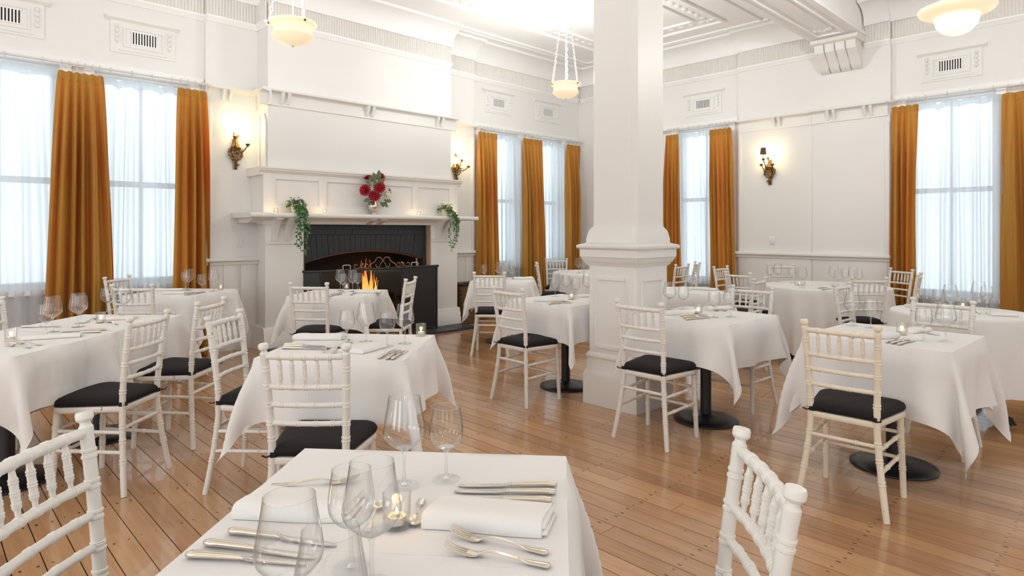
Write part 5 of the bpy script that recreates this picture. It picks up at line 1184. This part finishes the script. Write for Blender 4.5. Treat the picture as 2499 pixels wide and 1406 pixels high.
def fork():
    t = empty('dinner_fork')
    ob('handle', flatstrip(HND), M_SILVER, t, 50)
    ob('root', flatstrip([(-.058, .0115, .0012, .0045), (-.048, .0122, .0013, .0035), (-.038, .0105, .0014, .0045), (-.030, .0068, .0015, .008), (-.022, .0042, .0016, .011)]), M_SILVER, t, 50)
    for k in range(4):
        y = (k - 1.5) * .0066; ob('tine', MB().tube([(-.056, y, .0045), (-.075, y, .0075), (-.092, y * .98, .013), (-.103, y * .95, .0185)], [.0020, .0019, .0016, .0007], 6), M_SILVER, t, 60)
    return t
def spoon():
    t = empty('teaspoon')
    ob('handle', flatstrip([(x * .72, w * .9, h, z * .9) for x, w, h, z in HND]), M_SILVER, t, 50)
    M = MB(); vs = []; n = 14; R_ = 5
    for j in range(R_ + 1):
        q = j / R_
        for k in range(n): a = 2 * PI * k / n; vs.append((-.036 + .022 * q * math.cos(a), .0145 * q * math.sin(a) * (1 - .15 * math.cos(a)), .0025 + .0065 * q * q + .002 * q * math.cos(a)))
    M.add(vs, [(j * n + k, j * n + (k + 1) % n, (j + 1) * n + (k + 1) % n, (j + 1) * n + k) for j in range(R_) for k in range(n)])
    ob('spoon_bowl', M, M_SILVER, t, 180); return t
def napkin(L, w, h, seed):
    r = random.Random(seed); t = empty('folded_napkin'); nx = 22; mid = r.uniform(.25, .7)
    def sheet(sec, x0, x1, puff):
        vs = []; m = len(sec)
        for i in range(nx + 1):
            u = i / nx; x = x0 + (x1 - x0) * u; k = 1 - .10 * math.exp(-((u - mid) / .12) ** 2) + .05 * math.sin(5 * u + seed)
            e = 1 - .12 * max(0, 1 - u * 9) - .04 * max(0, 1 - (1 - u) * 9)
            for y, z in sec: vs.append((x + .006 * math.sin(3 * y / w + seed), y + .003 * math.sin(6 * u + seed) * (1 if y < 0 else .4), z * (1 + puff * (k - 1)) * e + .0006))
        return MB().add(vs, [(i * m + j, i * m + (j + 1) % m, (i + 1) * m + (j + 1) % m, (i + 1) * m + j) for i in range(nx) for j in range(m)] + [tuple(range(m))[::-1], tuple(range(nx * m, (nx + 1) * m))])
    f = -w / 2; b = w / 2
    sec = [(f + .004, 0), (f, h * .25), (f + .001, h * .6), (f + .006, h * .88), (f + .016, h), (f + .05, h * .96), (0, h * .86), (b * .5, h * .78), (b - .012, h * .70), (b - .002, h * .55), (b, h * .3), (b - .003, 0)]
    ob('outer_fold', sheet(sec, -L / 2, L / 2, 1.0), M_NAP, t, 60)
    for z0, z1, q in ((.06, .36, .010), (.42, .70, .006)):               # inner layers peeping out at one end
        ob('inner_fold', sheet([(f + .012, h * z0), (f + .006, h * (z0 + z1) / 2), (f + .012, h * z1), (b - .02, h * (z1 - .12)), (b - .014, h * (z0 + .04)), (b - .02, h * z0)], L / 2 - .03, L / 2 + q, .3), M_NAP, t, 60)
    return t
def candle(wide):
    t = empty('tealight_holder'); r = .055 if wide else .0285; hg = .045 if wide else .070
    q = MB().lathe([(.001, .008), (r * .8, .008), (r * .90, .012), (r * .97, hg - .004), (r, hg), (r * 1.05, hg), (r * 1.02, hg - .003), (r * .98, .006), (r * .9, .0005), (.001, .0005)], 32, caps=False)
    ob('tumbler', q, M_TUMB, t, 60)
    ob('tealight_tin', MB().lathe([(.019, .0085), (.0195, .024), (.0188, .024), (.0185, .021)], 24), M_ALU, t)
    ob('wax', MB().lathe([(.018, .010), (.018, .0215), (.010, .0205), (.001, .020)], 24), M_WAX, t, 60)
    ob('wick', MB().tube([(0, 0, .02), (.0005, 0, .027)], .0006, 5), M_VOID, t)
    f = ob('candle_flame', MB().lathe([(.0005, .0), (.0025, .003), (.0034, .006), (.0025, .010), (.001, .014), (.0003, .016)], 12), M_FLAME, t, 180, loc=(0, 0, .025)); return t
protos = {}
NM = {'glass': 'wine glass', 'knife': 'knife', 'fork': 'fork', 'spoon': 'spoon', 'napkin': 'napkin', 'candle': 'candle'}
GR = {'glass': 'wine glasses on the tables', 'knife': 'silver table knives', 'fork': 'silver forks', 'spoon': 'silver teaspoons', 'napkin': 'folded white napkins', 'candle': 'tealights in glass holders'}
for i, (kind, sp, x, y, ang, ln, label, where) in enumerate(WARE):
    key = (kind, sp) if kind != 'napkin' else (kind, i)
    if key in protos: t = dup(protos[key])
    else:
        t = glass(sp == 'L') if kind == 'glass' else knife() if kind == 'knife' else fork() if kind == 'fork' else spoon() if kind == 'spoon' else candle(sp == 'W') if kind == 'candle' else napkin(ln, sp, float(where.split('|')[1]), i)
        protos[key] = t; freeze(t)
    t.location = (x, y, .758); t.rotation_euler = (0, 0, R(ang if kind != 'glass' else i * 37))
    tag(t, label, NM[kind], GR[kind])
for (kind, sp, x, y, ang, ln, label, where) in WARE:
    if kind == 'candle':
        pl = D.lights.new('candle_light', 'POINT'); pl.energy = .07; pl.color = (1, .6, .25); pl.shadow_soft_size = .01
        o = D.objects.new('candle_light', pl); COL.objects.link(o); o.location = (x, y, .758 + .045)
# mantel tealights: small clear holders
for x, lb in ((2.99, 'small tealight at the left end of the mantel shelf'), (3.585, 'small tealight on the mantel just right of the left plant'), (4.95, 'small tealight on the mantel between vase and right plant'), (5.60, 'small tealight on the mantel beside the right plant')):
    t = dup(protos[('candle', 'N')]); t.location = (x, 6.86, 1.561); t.rotation_euler = (0, 0, 0); t.scale = (.8, .8, .8); tag(t, lb, 'candle', 'tealights on the mantel shelf')
    pl = D.lights.new('candle_light', 'POINT'); pl.energy = .3; pl.color = (1, .6, .25); pl.shadow_soft_size = .01; o = D.objects.new('candle_light', pl); COL.objects.link(o); o.location = (x, 6.86, 1.60)
